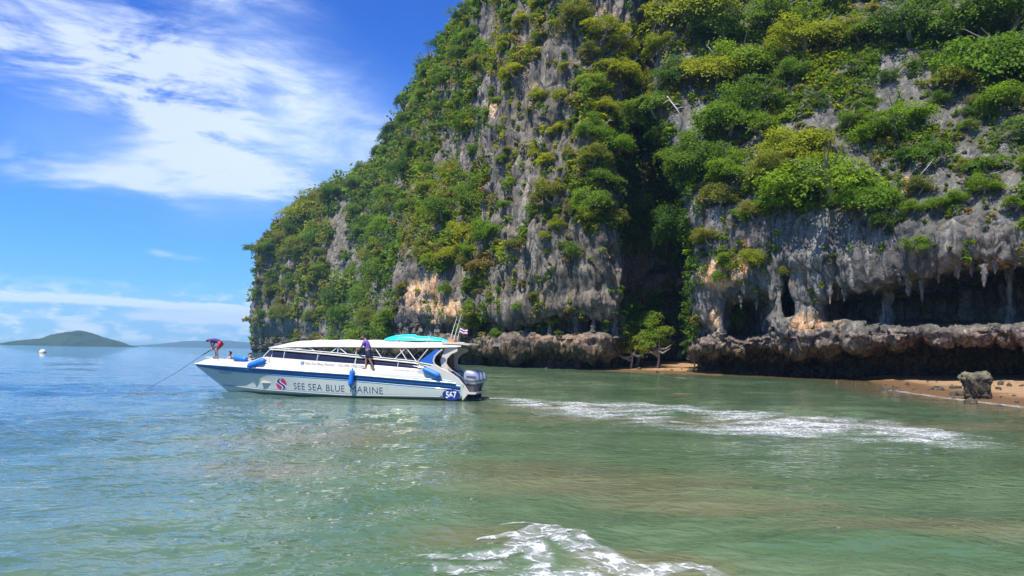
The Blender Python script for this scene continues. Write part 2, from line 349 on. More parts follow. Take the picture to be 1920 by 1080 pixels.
# --- tall cliff and far headland: columns from the sea end to the gully
def colB(pxb, Yb, L, N, ups, back=70):
    rows = []
    for z, dy in ((-3, 2.5), (0.3, 2.5), (2.0, 1.6), (2.5, -1.4 * L), (4.5, -2.2 * L), (5.2, -1.2 * L), (5.4, 2.6 * N), (7.3, 2.6 * N), (8.2, -0.2)):
        Y = Yb + dy * (1 if L else 0.6); x = at(pxb, 690, Y)[0]; rows.append((x, Y, z))
    for (px, py, Y) in ups: rows.append(tuple(at(px, py, Y)))
    x, Y, z = rows[-1]; rows.append((x * 1.0 + x / Y * back, Y + back, z + 4))
    return rows
KB = [
 # base px, base Y, ledge, niche, four points upward
 (500, 560, 0, 0, [(512, 600, 560), (515, 540, 560), (520, 490, 560), (525, 452, 560)]),
 (481, 480, 0, 0, [(480, 600, 470), (484, 545, 462), (487, 500, 460), (489, 462, 470)]),
 (475, 415, .5, 0, [(472, 600, 405), (483, 550, 400), (489, 500, 400), (492, 462, 408)]),
 (500, 395, .5, 0, [(502, 600, 388), (512, 545, 390), (518, 480, 395), (524, 430, 410)]),
 (550, 378, .4, 0, [(552, 600, 374), (560, 530, 378), (566, 460, 386), (575, 388, 412)]),
 (600, 352, .4, 0, [(604, 600, 350), (612, 530, 352), (622, 440, 360), (640, 352, 395)]),
 (640, 325, .3, 0, [(644, 600, 325), (652, 520, 338), (664, 430, 350), (695, 318, 380)]),
 (680, 262, .3, 0, [(686, 590, 270), (698, 500, 300), (715, 400, 325), (738, 268, 350)]),
 (720, 205, .5, 0, [(724, 590, 212), (738, 480, 240), (752, 350, 270), (765, 195, 300)]),
 (748, 168, .8, .2, [(748, 590, 168), (756, 490, 178), (775, 330, 212), (800, 140, 250)]),
 (790, 152, 1, .4, [(790, 585, 150), (794, 480, 155), (818, 290, 185), (850, 75, 215)]),
 (840, 140, 1, .5, [(840, 585, 137), (846, 470, 142), (868, 260, 162), (893, 5, 188)]),
 (890, 131, 1, .9, [(890, 580, 128), (896, 440, 132), (912, 220, 145), (930, -60, 168)]),
 (950, 122, 1, 1.1, [(950, 580, 119), (955, 420, 121), (962, 190, 130), (975, -130, 150)]),
 (1010, 116, 1, 1.1, [(1010, 580, 113), (1012, 420, 114), (1018, 190, 122), (1030, -200, 140)]),
 (1070, 112, 1.1, 1.1, [(1070, 580, 109), (1072, 420, 109), (1078, 190, 116), (1090, -240, 135)]),
 (1120, 111, 1.1, 1.2, [(1120, 580, 108), (1120, 420, 108), (1130, 190, 115), (1145, -250, 133)]),
 (1158, 113, .9, .5, [(1152, 580, 110), (1154, 420, 111), (1175, 190, 119), (1195, -250, 136)]),
 (1172, 120, .4, .2, [(1164, 580, 118), (1170, 420, 120), (1200, 190, 127), (1235, -250, 142)]),
 (1200, 132, .2, 0, [(1196, 580, 132), (1200, 420, 121), (1228, 190, 121), (1265, -250, 138)]),
 (1250, 141, .2, 0, [(1248, 580, 142), (1250, 420, 132), (1268, 190, 129), (1310, -250, 146)]),
 (1310, 143, 0, 0, [(1310, 580, 144), (1312, 420, 133), (1330, 190, 133), (1370, -250, 152)]),
 (1400, 138, 0, 0, [(1400, 580, 140), (1400, 420, 138), (1410, 190, 142), (1430, -250, 165)]),
]
cB = np.array([colB(*k) for k in KB]).transpose(1, 0, 2)
# sea wall behind the headland is folded back; more samples where the picture is large
wB = [8, 10, 26, 48, 50, 42, 44, 44, 34, 46, 54, 54, 64, 64, 64, 54, 40, 20, 30, 46, 46, 30]
GB, rowB = build_cliff(cB, 600, [4, 5, 8, 6, 12, 5, 10, 12, 8, 50, 100, 120, 70, 14], 'B', 1, wB)
# the niche under the overhang is broken by pillars, the tide notch by holes
def pillar(G, rowf, lo, hi, depth, sc, seed, thr=0.05):
    wr = sst(lo, lo + 0.5, rowf) * (1 - sst(hi - 0.5, hi, rowf)); u = fbm(np.stack([G[0, :, 0] / sc, G[0, :, 1] / sc, 0 * G[0, :, 0] + seed], -1), 3)
    return wr[:, None] * sst(thr - 0.1, thr + 0.16, u)[None, :] * depth
push = pillar(GB, rowB, 5.0, 8.2, 2.6, 4.0, 3.3)
GB[..., 1] -= push
hole = pillar(GB, rowB, 0.2, 3.0, 3.4, 5.0, 8.1, 0.02)
GB[..., 1] += hole - 0.8
kB = (np.clip(GB[..., 1] / 120, 0.9, 2.6))
GB = displace(GB, kB[..., None].mean() * 0 + 1.0) if False else displace(GB, np.float64(1.25))

# --- cave cliff: lip and floor rows of the cave measured column by column
KA = [  # px, Y, lip py, floor py, cave depth, mound bulge
 (1330, 128, 560, 640, 0, 0), (1312, 108, 585, 645, 0, 0), (1309, 100, 590, 645, 0.2, 0), (1320, 97, 595, 640, .6, 0), (1330, 96, 590, 630, .4, 0), (1345, 95, 580, 630, 0, .6), (1357, 94, 575, 628, .2, .4),
 (1366, 93.5, 570, 632, 7, 0), (1400, 91, 566, 632, 8, 0), (1430, 89, 564, 628, 6, 0), (1444, 88, 560, 622, .2, .6), (1460, 87, 545, 610, .4, .9), (1470, 86.5, 532, 600, 6, .4), (1492, 85.5, 532, 596, 6, .4),
 (1504, 85, 552, 612, 0, .5), (1530, 84, 554, 612, 0, .7), (1546, 83, 554, 606, 3, .6), (1572, 82, 550, 600, 9, .6), (1620, 79, 545, 606, 11, 0), (1665, 77, 538, 608, 12, 0),
 (1720, 74, 525, 609, 13, 0), (1780, 72, 509, 609, 13, 0), (1850, 70, 497, 608, 13, 0), (1920, 68.5, 490, 608, 13, 0), (2020, 66, 484, 608, 12, 0), (2200, 63, 475, 606, 10, 0), (2500, 60, 470, 604, 8, 0)]
def colA(px, Y, lip, floor, dep, bulge):
    r = []; t = sst(1300, 1920, px)
    Lp = 654 + (634 - 654) * t; lip = lip - 15 * sst(.5, 3, dep); dep = dep * 1.25                                                   # lip of the lower ledge
    zb = -3 if px < 1640 else -2
    for z, dy in ((zb, 8.0 + 4 * t), (0.4, 8.0 + 4 * t)):
        r.append((at(px, 690, Y + dy)[0], Y + dy, z))
    r.append(tuple(at(px, Lp + 13, Y + 6.0 + 3 * t)))                          # roof of the undercut
    r.append(tuple(at(px, Lp, Y - 0.6 - 0.8 * t)))                               # ledge lip
    r.append(tuple(at(px, Lp - 16, Y - 1.3 - 1.0 * t)))
    r.append(tuple(at(px, floor + 3, Y - 0.6 - bulge * 0.6 - 0.5 * t)))          # ledge top
    r.append(tuple(at(px, floor - 1, Y - bulge + dep * 0.5)))
    r.append(tuple(at(px, floor - 2 - (0 if dep < 2 else 1), Y - bulge * .8 + dep)))     # cave floor, back
    r.append(tuple(at(px, lip + (floor - lip) * 0.42, Y - bulge * .5 + dep * 1.02)))     # back wall
    r.append(tuple(at(px, lip + (floor - lip) * 0.16, Y - 0.4 + dep * 0.55)))    # roof
    r.append(tuple(at(px, lip, Y - 1.0)))                                        # lip
    sh = max(0.0, 1 - abs(px - 1310) / 40)
    for py, dy, dx in ((min(lip - 45, 480), -2.0, 3), (392, -0.6, 8), (270, 6.0, 14), (120, 17, 22), (-60, 33, 30), (-260, 55, 40)):
        gl = 1 - sst(1312, 1372, px); Yq = Y + dy if px > 1311 else Y * .9 + 12 + dy; lean = {392: -26, 270: -58, 120: -84, -60: -100, -260: -110}.get(py, -2)
        r.append(tuple(at(px + dx * (1 if px < 1500 else 0.4) * (1 - gl) + lean * gl, py, Yq)))
    x, yy, z = r[-1]; r.append((x + 4, yy + 70, z + 5))
    return r
cA = np.array([colA(*k) for k in KA]).transpose(1, 0, 2)
wA = [10, 10, 14, 12, 16, 14, 12, 34, 30, 16, 18, 12, 24, 12, 26, 20, 26, 48, 46, 56, 60, 70, 70, 60, 60, 60]
GA, rowA = build_cliff(cA, 470, [4, 8, 8, 12, 10, 10, 8, 10, 12, 12, 24, 60, 70, 76, 50, 30, 10], 'A', 1, wA)
# the shelf under the cave is broken: its lip rises, sags and steps back along the wall
_w = sst(1.6, 2.6, rowA) * (1 - sst(5.0, 6.2, rowA)); _q = np.stack([GA[4, :, 0], GA[4, :, 1], 0 * GA[4, :, 0]], -1)
GA[..., 2] += _w[:, None] * (fbm(_q / 2.8 + 8, 4) * 1.7)[None] * np.where(rowA < 3.6, 1.0, .45)[:, None]
GA[..., 1] += _w[:, None] * ((fbm(_q / 4.0 + 3, 4) + .12) * 4.6)[None]
GA = displace(GA, np.float64(0.92), .62)

def cliff_object(G, rowf, crust, rk):
    px, py, dz = proj(G); t = np.zeros(px.shape)
    for (cx, cy, sx, sy, a) in TAN: t = np.maximum(t, a * np.exp(-((px - cx) / sx)**2 - ((py - cy) / sy)**2))
    o = obj_np('cliff', G, grid_quads(*G.shape[:2]), rk, smooth=True, attrs={'tan': t, 'crust': np.broadcast_to(crust, t.shape)})
    return o
cliffB = tag(cliff_object(GB, rowB, sst(520, 300, GB[..., 1]), ROCKW), kind='structure')
cliffA = tag(cliff_object(GA, rowA, np.ones(GA.shape[:2]), ROCK), kind='structure')
NB, NA = normals_of(GB), normals_of(GA)
for N_, G_ in ((NB, GB), (NA, GA)):
    flip = (N_ * (np.array([0, 0, H]) - G_)).sum(-1).mean() < 0
    if flip: N_ *= -1

# stalactites and the pillar hang from the cave lip: pieces of the cliff
def drip(px, py0, py1, wpx, Y, seed, stal=True):
    a, b_ = at(px, py0, Y), at(px + random.uniform(-2, 2), py1, Y); r = wpx / F * Y / 2 * (1.15 if stal else 1.2); n, s = 14, 12; V = []
    for i in range(n):
        f = i / (n - 1); c = a * (1 - f) + b_ * f
        rr = r * ((1 - f)**0.7 * 0.95 + 0.12 if stal else (0.55 + 1.0 * (abs(f - 0.42) * 1.7)**2)) * (1 + 0.35 * math.sin(f * 19 + seed) * random.random())
        for k in range(s):
            th = 2 * math.pi * k / s; V.append(c + np.array([math.cos(th), math.sin(th), 0]) * rr)
    V = np.array(V); nn = fbm(V / (r * 1.1) + seed, 3); V[:, :2] += (V[:, :2] - np.repeat(V.reshape(n, s, 3).mean(1), s, 0)[:, :2]) * nn[:, None] * 1.3
    Q = [(i * s + k, i * s + (k + 1) % s, (i + 1) * s + (k + 1) % s, (i + 1) * s + k) for i in range(n - 1) for k in range(s)]
    return obj_np('stalactite' if stal else 'rock_pillar', V, Q, ROCK, cliffA, smooth=True, attrs={'tan': np.full(len(V), 0.25), 'crust': np.zeros(len(V))})
for a in [(1556, 505, 570, 16, 81, 1), (1583, 515, 566, 13, 80, 2), (1545, 520, 556, 10, 82, 3), (1705, 500, 556, 16, 73.5, 4), (1728, 520, 568, 9, 73.5, 5), (1866, 470, 514, 14, 68.5, 6), (1845, 495, 538, 12, 69, 7), (1686, 505, 536, 12, 74, 8), (1640, 520, 556, 8, 77, 9),
          (1612, 525, 552, 9, 79, 10), (1760, 500, 532, 9, 72.5, 11), (1795, 490, 524, 12, 71, 12), (1905, 470, 505, 10, 68, 13), (1510, 525, 566, 9, 85, 14), (1464, 525, 560, 9, 87, 15), (1420, 548, 582, 7, 89, 16), (1388, 552, 580, 7, 91, 17), (1822, 488, 520, 8, 70, 18)]: drip(*a)
for q_ in range(11):
    x_ = random.choice([1565, 1600, 1690, 1715, 1770, 1850, 1875]) + random.uniform(-22, 22); l_ = float(np.interp(x_, [1550, 1660, 1780, 1920], [552, 538, 509, 490])); l_ -= 13; drip(x_, l_ - 26, l_ + random.uniform(2, 30), random.uniform(4, 11), float(np.interp(x_, [1550, 1720, 1920], [82.5, 73.5, 68])) - random.uniform(0, 1), 40 + q_)
for a in [(1663, 525, 618, 26, 80, 20), (1460, 530, 612, 14, 86, 23), (1893, 500, 612, 14, 75, 25)]: drip(*a, stal=False)
# pale curtains of stone between the niches of the tall cliff
for (px, py0, py1, wpx, Y) in [(946, 555, 650, 22, 119.5), (993, 570, 640, 16, 116.5), (1082, 575, 632, 10, 110), (1152, 590, 634, 14, 109), (870, 560, 640, 10, 131), (1112, 580, 622, 8, 108.5), (1030, 590, 630, 8, 113)]:
    o = drip(px, py0, py1, wpx, Y, px, stal=False); o.parent = cliffB; o.name = 'rock_pillar'

# ------------------------------------------------------------------ beach
SH = [(1100, 693.5), (1185, 696.5), (1250, 698.5), (1330, 702.5), (1420, 706), (1500, 709.5), (1600, 715), (1650, 723), (1700, 735), (1800, 748.5), (1920, 763), (2050, 780), (2300, 815), (2700, 880)]
shore = np.array([onz(*s)[:2] for s in SH]); t_ = np.linspace(0, len(SH) - 1, 260)
shore = np.stack([np.interp(t_, range(len(SH)), shore[:, k]) for k in (0, 1)], -1)
for _ in range(5): shore[1:-1] = (shore[:-2] + 2 * shore[1:-1] + shore[2:]) / 4
def shore_sd(x, y):
    """distance inland of the beach line (negative over the water)"""
    best = np.full(x.shape, 1e9); sg = np.zeros(x.shape)
    for p, q in zip(shore[:-1:4], shore[4::4]):
        d = q - p; t = np.clip(((x - p[0]) * d[0] + (y - p[1]) * d[1]) / (d @ d), 0, 1); dd = np.hypot(x - p[0] - t * d[0], y - p[1] - t * d[1])
        side = -((x - p[0]) * d[1] - (y - p[1]) * d[0]); m_ = dd < best; best = np.where(m_, dd, best); sg = np.where(m_, np.sign(side), sg)
    return best * sg
bx, by = np.meshgrid(np.linspace(8, 110, 230), np.linspace(18, 135, 330)); bd = shore_sd(bx, by)
BG = np.stack([bx, by, 0 * bx], -1); BG[..., 2] = 0.045 * np.minimum(bd, 30) - 1.1 * sst(.285, .305, bx / by) * (1 - sst(.40, .535, bx / by + .02 * np.sin(by * .9))) + fbm(BG / 2.4 + 3, 3) * 0.05 + fbm(BG / .5, 2) * 0.012
bq = grid_quads(*bx.shape); bq = bq[(bd.ravel()[bq] > -4).all(1)]; us = np.unique(bq); bm_ = np.zeros(bx.size, np.int64); bm_[us] = np.arange(len(us))
BV, BQ = BG.reshape(-1, 3)[us], bm_[bq]
def sand_mat():
    m_, t, b, out = newmat('sand'); P = geo(t).outputs['Position']; z = t.n('ShaderNodeSeparateXYZ'); t.L.new(P, z.inputs[0])
    n_ = t.noise(P, 1.3, 6, 0.65); f = t.noise(P, 14, 5, 0.7)
    zz = t.add(z.outputs[2], t.mul(t.sub(t.noise(P, 0.5, 3, 0.5), 0.5), 0.16))
    c = t.mix(t.step(n_, 0.3, 0.7), (0.25, 0.145, 0.062), (0.36, 0.22, 0.105)); c = t.mix(1.0, c, t.mix(f, (0.8, 0.8, 0.8), (1.15, 1.15, 1.15)), 'MULTIPLY')
    wet = t.step(zz, 0.30, 0.10); c = t.mix(t.mul(wet, 0.8), c, (0.13, 0.072, 0.033))
    t.L.new(c, b.inputs['Base Color']); t.L.new(t.step(wet, 0, 1, 0.9, 0.35), b.inputs['Roughness'])
    bp = t.n('ShaderNodeBump'); bp.inputs['Strength'].default_value = 0.5; bp.inputs['Distance'].default_value = 0.05; t.L.new(t.add(n_, t.mul(f, 0.4)), bp.inputs['Height']); t.L.new(bp.outputs[0], b.inputs['Normal'])
    return m_
tag(obj_np('beach', BV, BQ, sand_mat(), smooth=True), kind='structure')

# ------------------------------------------------------------------ sea
wr = np.random.default_rng(21); NWV = 64
lam = np.exp(np.log(0.33) + (np.log(5.0) - np.log(0.33)) * wr.random(NWV)**1.35); th = np.where(wr.random(NWV) < 0.65, wr.normal(math.radians(-78), 0.30, NWV), wr.normal(math.radians(-35), 0.6, NWV))
wk = 2 * math.pi / lam; kx, ky = wk * np.cos(th), wk * np.sin(th); ph = wr.uniform(0, 6.28, NWV); wa = 0.0074 * lam**0.88 * wr.uniform(0.5, 1.3, NWV) * np.where(lam > 1.4, .62, 1.0)
def choppy(x, y): return sst(3, -9, x - 0.12 * (y - 8)) * 0.75 + 0.45
def wave(x, y, step):
    z = np.zeros_like(x); g = choppy(x, y)
    wx = x + 0.35 * np.sin(y * 0.23 + 1.1) + 0.5 * np.sin(x * .11 + y * .07); wy = y + 0.35 * np.sin(x * 0.31) + .25 * np.sin(x * .9 + y * .2)
    for i in range(NWV):
        fade = sst(1.8, 3.6, lam[i] / step); s_ = np.sin(kx[i] * wx + ky[i] * wy + ph[i])
        z = z + wa[i] * fade * (s_ + 0.35 * s_ * s_ - 0.17) * (g if lam[i] < 1.6 else 1.0)
    grp = 0.65 + 0.6 * np.clip(np.sin(x * 0.19 + 0.8 * np.sin(y * 0.13)) * np.sin(y * 0.23 + x * 0.06), -1, 1)
    return z * grp
rr_ = [1.5]
while rr_[-1] < 45000:
    r_ = rr_[-1]; rr_.append(r_ + max(0.05, r_ * 0.0118) if r_ < 400 else r_ * 1.06)
rr_ = np.array(rr_); aa_ = np.radians(np.linspace(-62, 62, 640))
Rg, Ag = np.meshgrid(rr_, aa_, indexing='ij'); X, Y = Rg * np.sin(Ag), Rg * np.cos(Ag)
stp = np.maximum(np.gradient(rr_)[:, None] * np.ones_like(Rg), Rg * (aa_[1] - aa_[0]))
def seg_dist(x, y, pts):
    w_ = [onz(p[0], p[1])[:2] for p in pts]; best = np.full(x.shape, 1e9)
    for a, b_ in zip(w_[:-1], w_[1:]):
        d = b_ - a; t = np.clip(((x - a[0]) * d[0] + (y - a[1]) * d[1]) / (d @ d), 0, 1); best = np.minimum(best, np.hypot(x - a[0] - t * d[0], y - a[1] - t * d[1]))
    return best
def swell(x, y): return 0.045 * np.exp(-(seg_dist(x, y, [(780, 1050), (900, 1040), (985, 1000), (1050, 1008), (1130, 1050), (1250, 1065), (1380, 1085)]) / .42)**2) + 0.06 * np.exp(-(seg_dist(x, y, [(1050, 758), (1250, 772), (1500, 795), (1750, 826)]) / 1.6)**2) * (1 + np.sin(x * 2.1 + y * 1.3) * np.sin(x * 1.1 - y * 1.7))
Zw = wave(X, Y, stp) + swell(X, Y)
def shore_d(x, y): return -shore_sd(x, y)
calm = np.where((X > 14), 0.15 + 0.85 * sst(0.5, 9, shore_d(X, Y)), 1.0); Zw = Zw * calm
def water_mat():
    m_, t, b, out = newmat('sea_water'); P = geo(t).outputs['Position']; s = t.n('ShaderNodeSeparateXYZ'); t.L.new(P, s.inputs[0]); x, y = s.outputs[0], s.outputs[1]
    nb = t.noise(t.mapv(P, (0.7, 1, 1)), 0.10, 5, 0.6, 0.4); nm = t.noise(t.mapv(P, (0.55, 1, 1), (0, 0, -0.25)), 0.42, 5, 0.6, 0.8)
    # greener over the shallows of the cove; offshore blue also stands in for reflected sky
    off = t.add(t.add(x, t.mul(y, 0.10)), t.mul(t.sub(nb, 0.5), 9)); deep_ = t.step(off, -1, -18); far = t.step(y, 60, 420)
    c = t.mix(t.step(nm, 0.34, 0.66), (0.064, 0.114, 0.058), (0.100, 0.152, 0.080))
    c = t.mix(t.mul(deep_, 0.85), c, (0.014, 0.082, 0.160)); c = t.mix(t.mul(far, 0.85), c, (0.028, 0.160, 0.215))
    # sand stirred up from the bottom
    def patch(cx, cy, rx, ry, rot):
        v = t.mapv(P, (1, 1, 0), (0, 0, 0), (-cx, -cy, 0)); v = t.mapv(v, (1 / rx, 1 / ry, 0), (0, 0, rot))
        d = t.n('ShaderNodeVectorMath', operation='LENGTH'); t.L.new(v, d.inputs[0]); return t.step(d.outputs['Value'], 1.7, 0.0)
    pt = None
    for (pxx, pyy, rx, ry, rot) in [(640, 815, 3.4, 4.6, 0.1), (470, 880, 2.0, 1.6, .2), (1120, 905, 3.6, 1.7, .25), (1330, 945, 2.6, 1.0, .3), (1000, 880, 3.0, 1.6, 0), (1290, 790, 9.5, 2.0, .55), (1080, 765, 7.5, 2.2, .5), (1560, 800, 5.5, 1.6, .5), (1720, 990, 2.6, .8, .2), (1230, 1060, 1.0, .6, .2), (1850, 800, 5, 2, .5), (900, 1010, 1.2, .6, 0)]:
        p_ = onz(pxx, pyy); q_ = patch(p_[0], p_[1], rx, ry, rot); pt = q_ if pt is None else t.m('MAXIMUM', pt, q_)
    pm = t.step(t.mul(pt, t.add(0.15, t.mul(nm, 1.7))), 0.1, 1.05)
    c = t.mix(t.mul(pm, 0.62), c, (0.150, 0.130, 0.070))
    sh_ = t.attr('shallow'); c = t.mix(t.mul(sh_, 0.85), c, (0.21, 0.14, 0.07))
    t.L.new(c, b.inputs['Base Color']); b.inputs['Roughness'].default_value = 0.035; b.inputs['IOR'].default_value = 1.333; b.inputs['Specular IOR Level'].default_value = 0.5
    ch = t.step(t.sub(x, t.mul(y, 0.12)), 3, -9, 0.75, 1.2)
    r1 = t.noise(t.mapv(P, (0.75, 1.15, 1), (0, 0, -0.22)), 2.3, 2, 0.5, 0.25); r2 = t.noise(t.mapv(P, (0.75, 1.15, 1), (0, 0, 0.3)), 5.6, 2, 0.5, 0.25); r3 = t.noise(t.mapv(P, (0.35, 1, 1), (0, 0, -0.1)), 0.45, 2, 0.5)
    r1 = t.sub(1.0, t.m('ABSOLUTE', t.sub(t.mul(r1, 2.0), 1.0)))
    h = t.add(t.add(t.mul(r1, t.mul(ch, 0.060)), t.mul(r2, t.mul(ch, 0.026))), t.mul(r3, 0.045))
    bp = t.n('ShaderNodeBump'); bp.inputs['Strength'].default_value = 0.75; bp.inputs['Distance'].default_value = 1.0; t.L.new(h, bp.inputs['Height']); t.L.new(bp.outputs[0], b.inputs['Normal'])
    return m_
shal = np.where(X > 12, sst(6.5, 0.3, shore_d(X, Y) + fbm(np.stack([X / 4, Y / 4, 0 * X], -1), 3) * 3), 0)
tag(obj_np('sea_water', np.stack([X, Y, Zw], -1), grid_quads(*X.shape), water_mat(), smooth=True, attrs={'shallow': shal}), kind='structure')

# ------------------------------------------------------------------ foam
def foam_mat():
    m_, t, b, out = newmat('foam'); P = geo(t).outputs['Position']; a = t.attr('foam'); sz = t.attr('cell')
    Pn = t.n('ShaderNodeVectorMath', operation='ADD'); nn = t.n('ShaderNodeTexNoise'); t.L.new(P, nn.inputs[0]); nn.inputs['Scale'].default_value = 3.5; nn.inputs['Detail'].default_value = 5
    sc = t.n('ShaderNodeVectorMath', operation='SCALE'); t.L.new(nn.outputs['Color'], sc.inputs[0]); sc.inputs['Scale'].default_value = 0.35
    t.L.new(P, Pn.inputs[0]); t.L.new(sc.outputs[0], Pn.inputs[1]); Q = Pn.outputs[0]
    v1 = t.m('SUBTRACT', 1.0, t.step(t.voro(t.mapv(Q, (1, 1.3, 0)), 3.4), 0.0, 0.15)); v2 = t.m('SUBTRACT', 1.0, t.step(t.voro(t.mapv(Q, (1, 1.3, 0)), 9.0), 0.0, 0.22))
    f = t.noise(t.mapv(Q, (0.6, 1, 1)), 5.0, 8, 0.7)
    f2 = t.noise(P, 26.0, 4, 0.75)
    k = t.add(t.add(t.mul(v1, 0.26), t.mul(v2, 0.20)), t.add(t.mul(f, 0.58), t.mul(t.sub(f2, .5), .55)))
    al = t.m('MAXIMUM', t.step(t.add(t.mul(a, 0.60), t.sub(k, 0.98)), -0.08, 0.34), t.mul(t.step(t.add(a, t.mul(t.sub(f, .5), .8)), 0.35, 1.15), 0.34))
    b.inputs['Base Color'].default_value = (0.82, 0.83, 0.82, 1); b.inputs['Roughness'].default_value = 0.7
    t.L.new(t.mix(f, (0.40, 0.42, 0.40), (0.62, 0.63, 0.62)), b.inputs['Base Color']); t.L.new(t.mul(al, 0.93), b.inputs['Alpha'])
    return m_
FOAM = foam_mat()
def foam_sheet(xs, ys, amount, lift, step):
    X_, Y_ = np.meshgrid(xs, ys); A = np.clip(amount(X_, Y_), 0, 1.3); Z_ = wave(X_, Y_, np.full_like(X_, step)) * np.where(X_ > 14, 0.15 + 0.85 * sst(0.5, 9, shore_d(X_, Y_)), 1.0) + swell(X_, Y_) + lift + 0.012 * A
    Q = grid_quads(*X_.shape); keep = A.ravel()[Q].max(1) > 0.08; Q = Q[keep]; used = np.unique(Q); rm = np.zeros(X_.size, np.int64); rm[used] = np.arange(len(used))
    return tag(obj_np('sea_foam', np.stack([X_, Y_, Z_], -1).reshape(-1, 3)[used], rm[Q], FOAM, smooth=True, attrs={'foam': A.ravel()[used]}), kind='stuff')
def seg_field(x, y, pts):
    """soft distance field round a polyline of (px, py, half width px along y, amount)"""
    out = np.zeros_like(x); w_ = [onz(p[0], p[1])[:2] for p in pts]
    for (a, b_, p, q) in zip(w_[:-1], w_[1:], pts[:-1], pts[1:]):
        d = b_ - a; L2 = d @ d; t = np.clip(((x - a[0]) * d[0] + (y - a[1]) * d[1]) / L2, 0, 1)
        dd = np.hypot(x - a[0] - t * d[0], y - a[1] - t * d[1]); wd = p[2] * (1 - t) + q[2] * t; am = p[3] * (1 - t) + q[3] * t
        out = np.maximum(out, am * np.clip(1.15 - dd / wd, 0, 1))
    return out
def P3(x, y, s, k=0): return np.stack([x / s, y / s, 0 * x + k], -1)
WAKE = [(908, 747, 0.8, 0.8), (960, 750, 1.6, 0.62), (1040, 758, 4.16, 0.75), (1150, 767, 5.72, 0.85), (1300, 780, 6.37, 0.95), (1450, 795, 6.5, 1.0), (1600, 810, 5.72, 1.0), (1690, 817, 3.0, 0.9), (1760, 828, 0.9, 0.3)]
def wake(x, y):
    s_ = seg_field(x, y, WAKE); n_ = fbm(P3(x * .6 + y * .25, y - x * 0.25, 1.1, 2), 4); n2_ = fbm(P3(x * .8, y, 3.2, 7), 3)
    return np.minimum(s_ * 1.5, 1.0) * (0.82 + 1.05 * n_ + 0.8 * n2_)
foam_sheet(np.linspace(-2.2, 14.5, 420), np.linspace(17.5, 39.5, 420), wake, 0.012, 0.07)
BREAK = [(795, 1048, .14, .8), (860, 1055, .22, .95), (930, 1052, .2, 1.0), (985, 1030, .30, 1.1), (1010, 1000, .22, 1.1), (1050, 1012, .35, 1.1), (1090, 1035, .36, 1.15), (1140, 1062, .34, 1.15), (1200, 1078, .3, 1.1), (1260, 1070, .16, .9), (1300, 1066, .18, 1.0), (1350, 1080, .16, .9)]
BR2 = [(900, 1015, .10, .75), (960, 1013, .14, .95), (1000, 1022, .2, 1.0)]; BR3 = [(940, 993, .06, .7), (985, 988, .11, 1.0), (1030, 996, .16, 1.0), (1075, 1018, .15, .9)]; BR4 = [(1000, 1030, .25, 1.0), (1020, 1075, .3, .8), (1000, 1110, .3, .6)]; BR5 = [(840, 1080, .5, .5), (960, 1075, .6, .55), (1100, 1085, .6, .7), (1250, 1095, .5, .6)]
def breaker(x, y):
    s_ = seg_field(x, y, BREAK)
    for B_ in (BR2, BR3, BR4, BR5): s_ = np.maximum(s_, seg_field(x, y, B_))
    return np.minimum(s_ * 1.5, 1.05) * (0.86 + 0.85 * fbm(P3(x, y, 0.22, 4), 4)) + 0.05
foam_sheet(np.linspace(-1.7, 3.0, 420), np.linspace(6.6, 10.4, 340), lambda x, y: breaker(x, y) - 0.05, 0.008, 0.05)
# the small wash on the beach
def wash(x, y):
    d_ = shore_d(x, y) + 0.25 * fbm(P3(x, y, 2.0), 2); return np.where(x > 25.5, 1.05, 0) * sst(1.0, .3, np.abs(d_ - 0.55) / 0.75) * (0.75 + 0.8 * fbm(P3(x, y, .8), 3))
foam_sheet(np.linspace(24, 46, 330), np.linspace(24, 56, 360), wash, 0.02, 0.1)
foam_sheet(np.linspace(2.6, 4.2, 60), np.linspace(9.4, 10.6, 50), lambda x, y: seg_field(x, y, [(1605, 990, .05, .45), (1650, 1005, .12, .55)]) * 1.3, 0.008, 0.05)

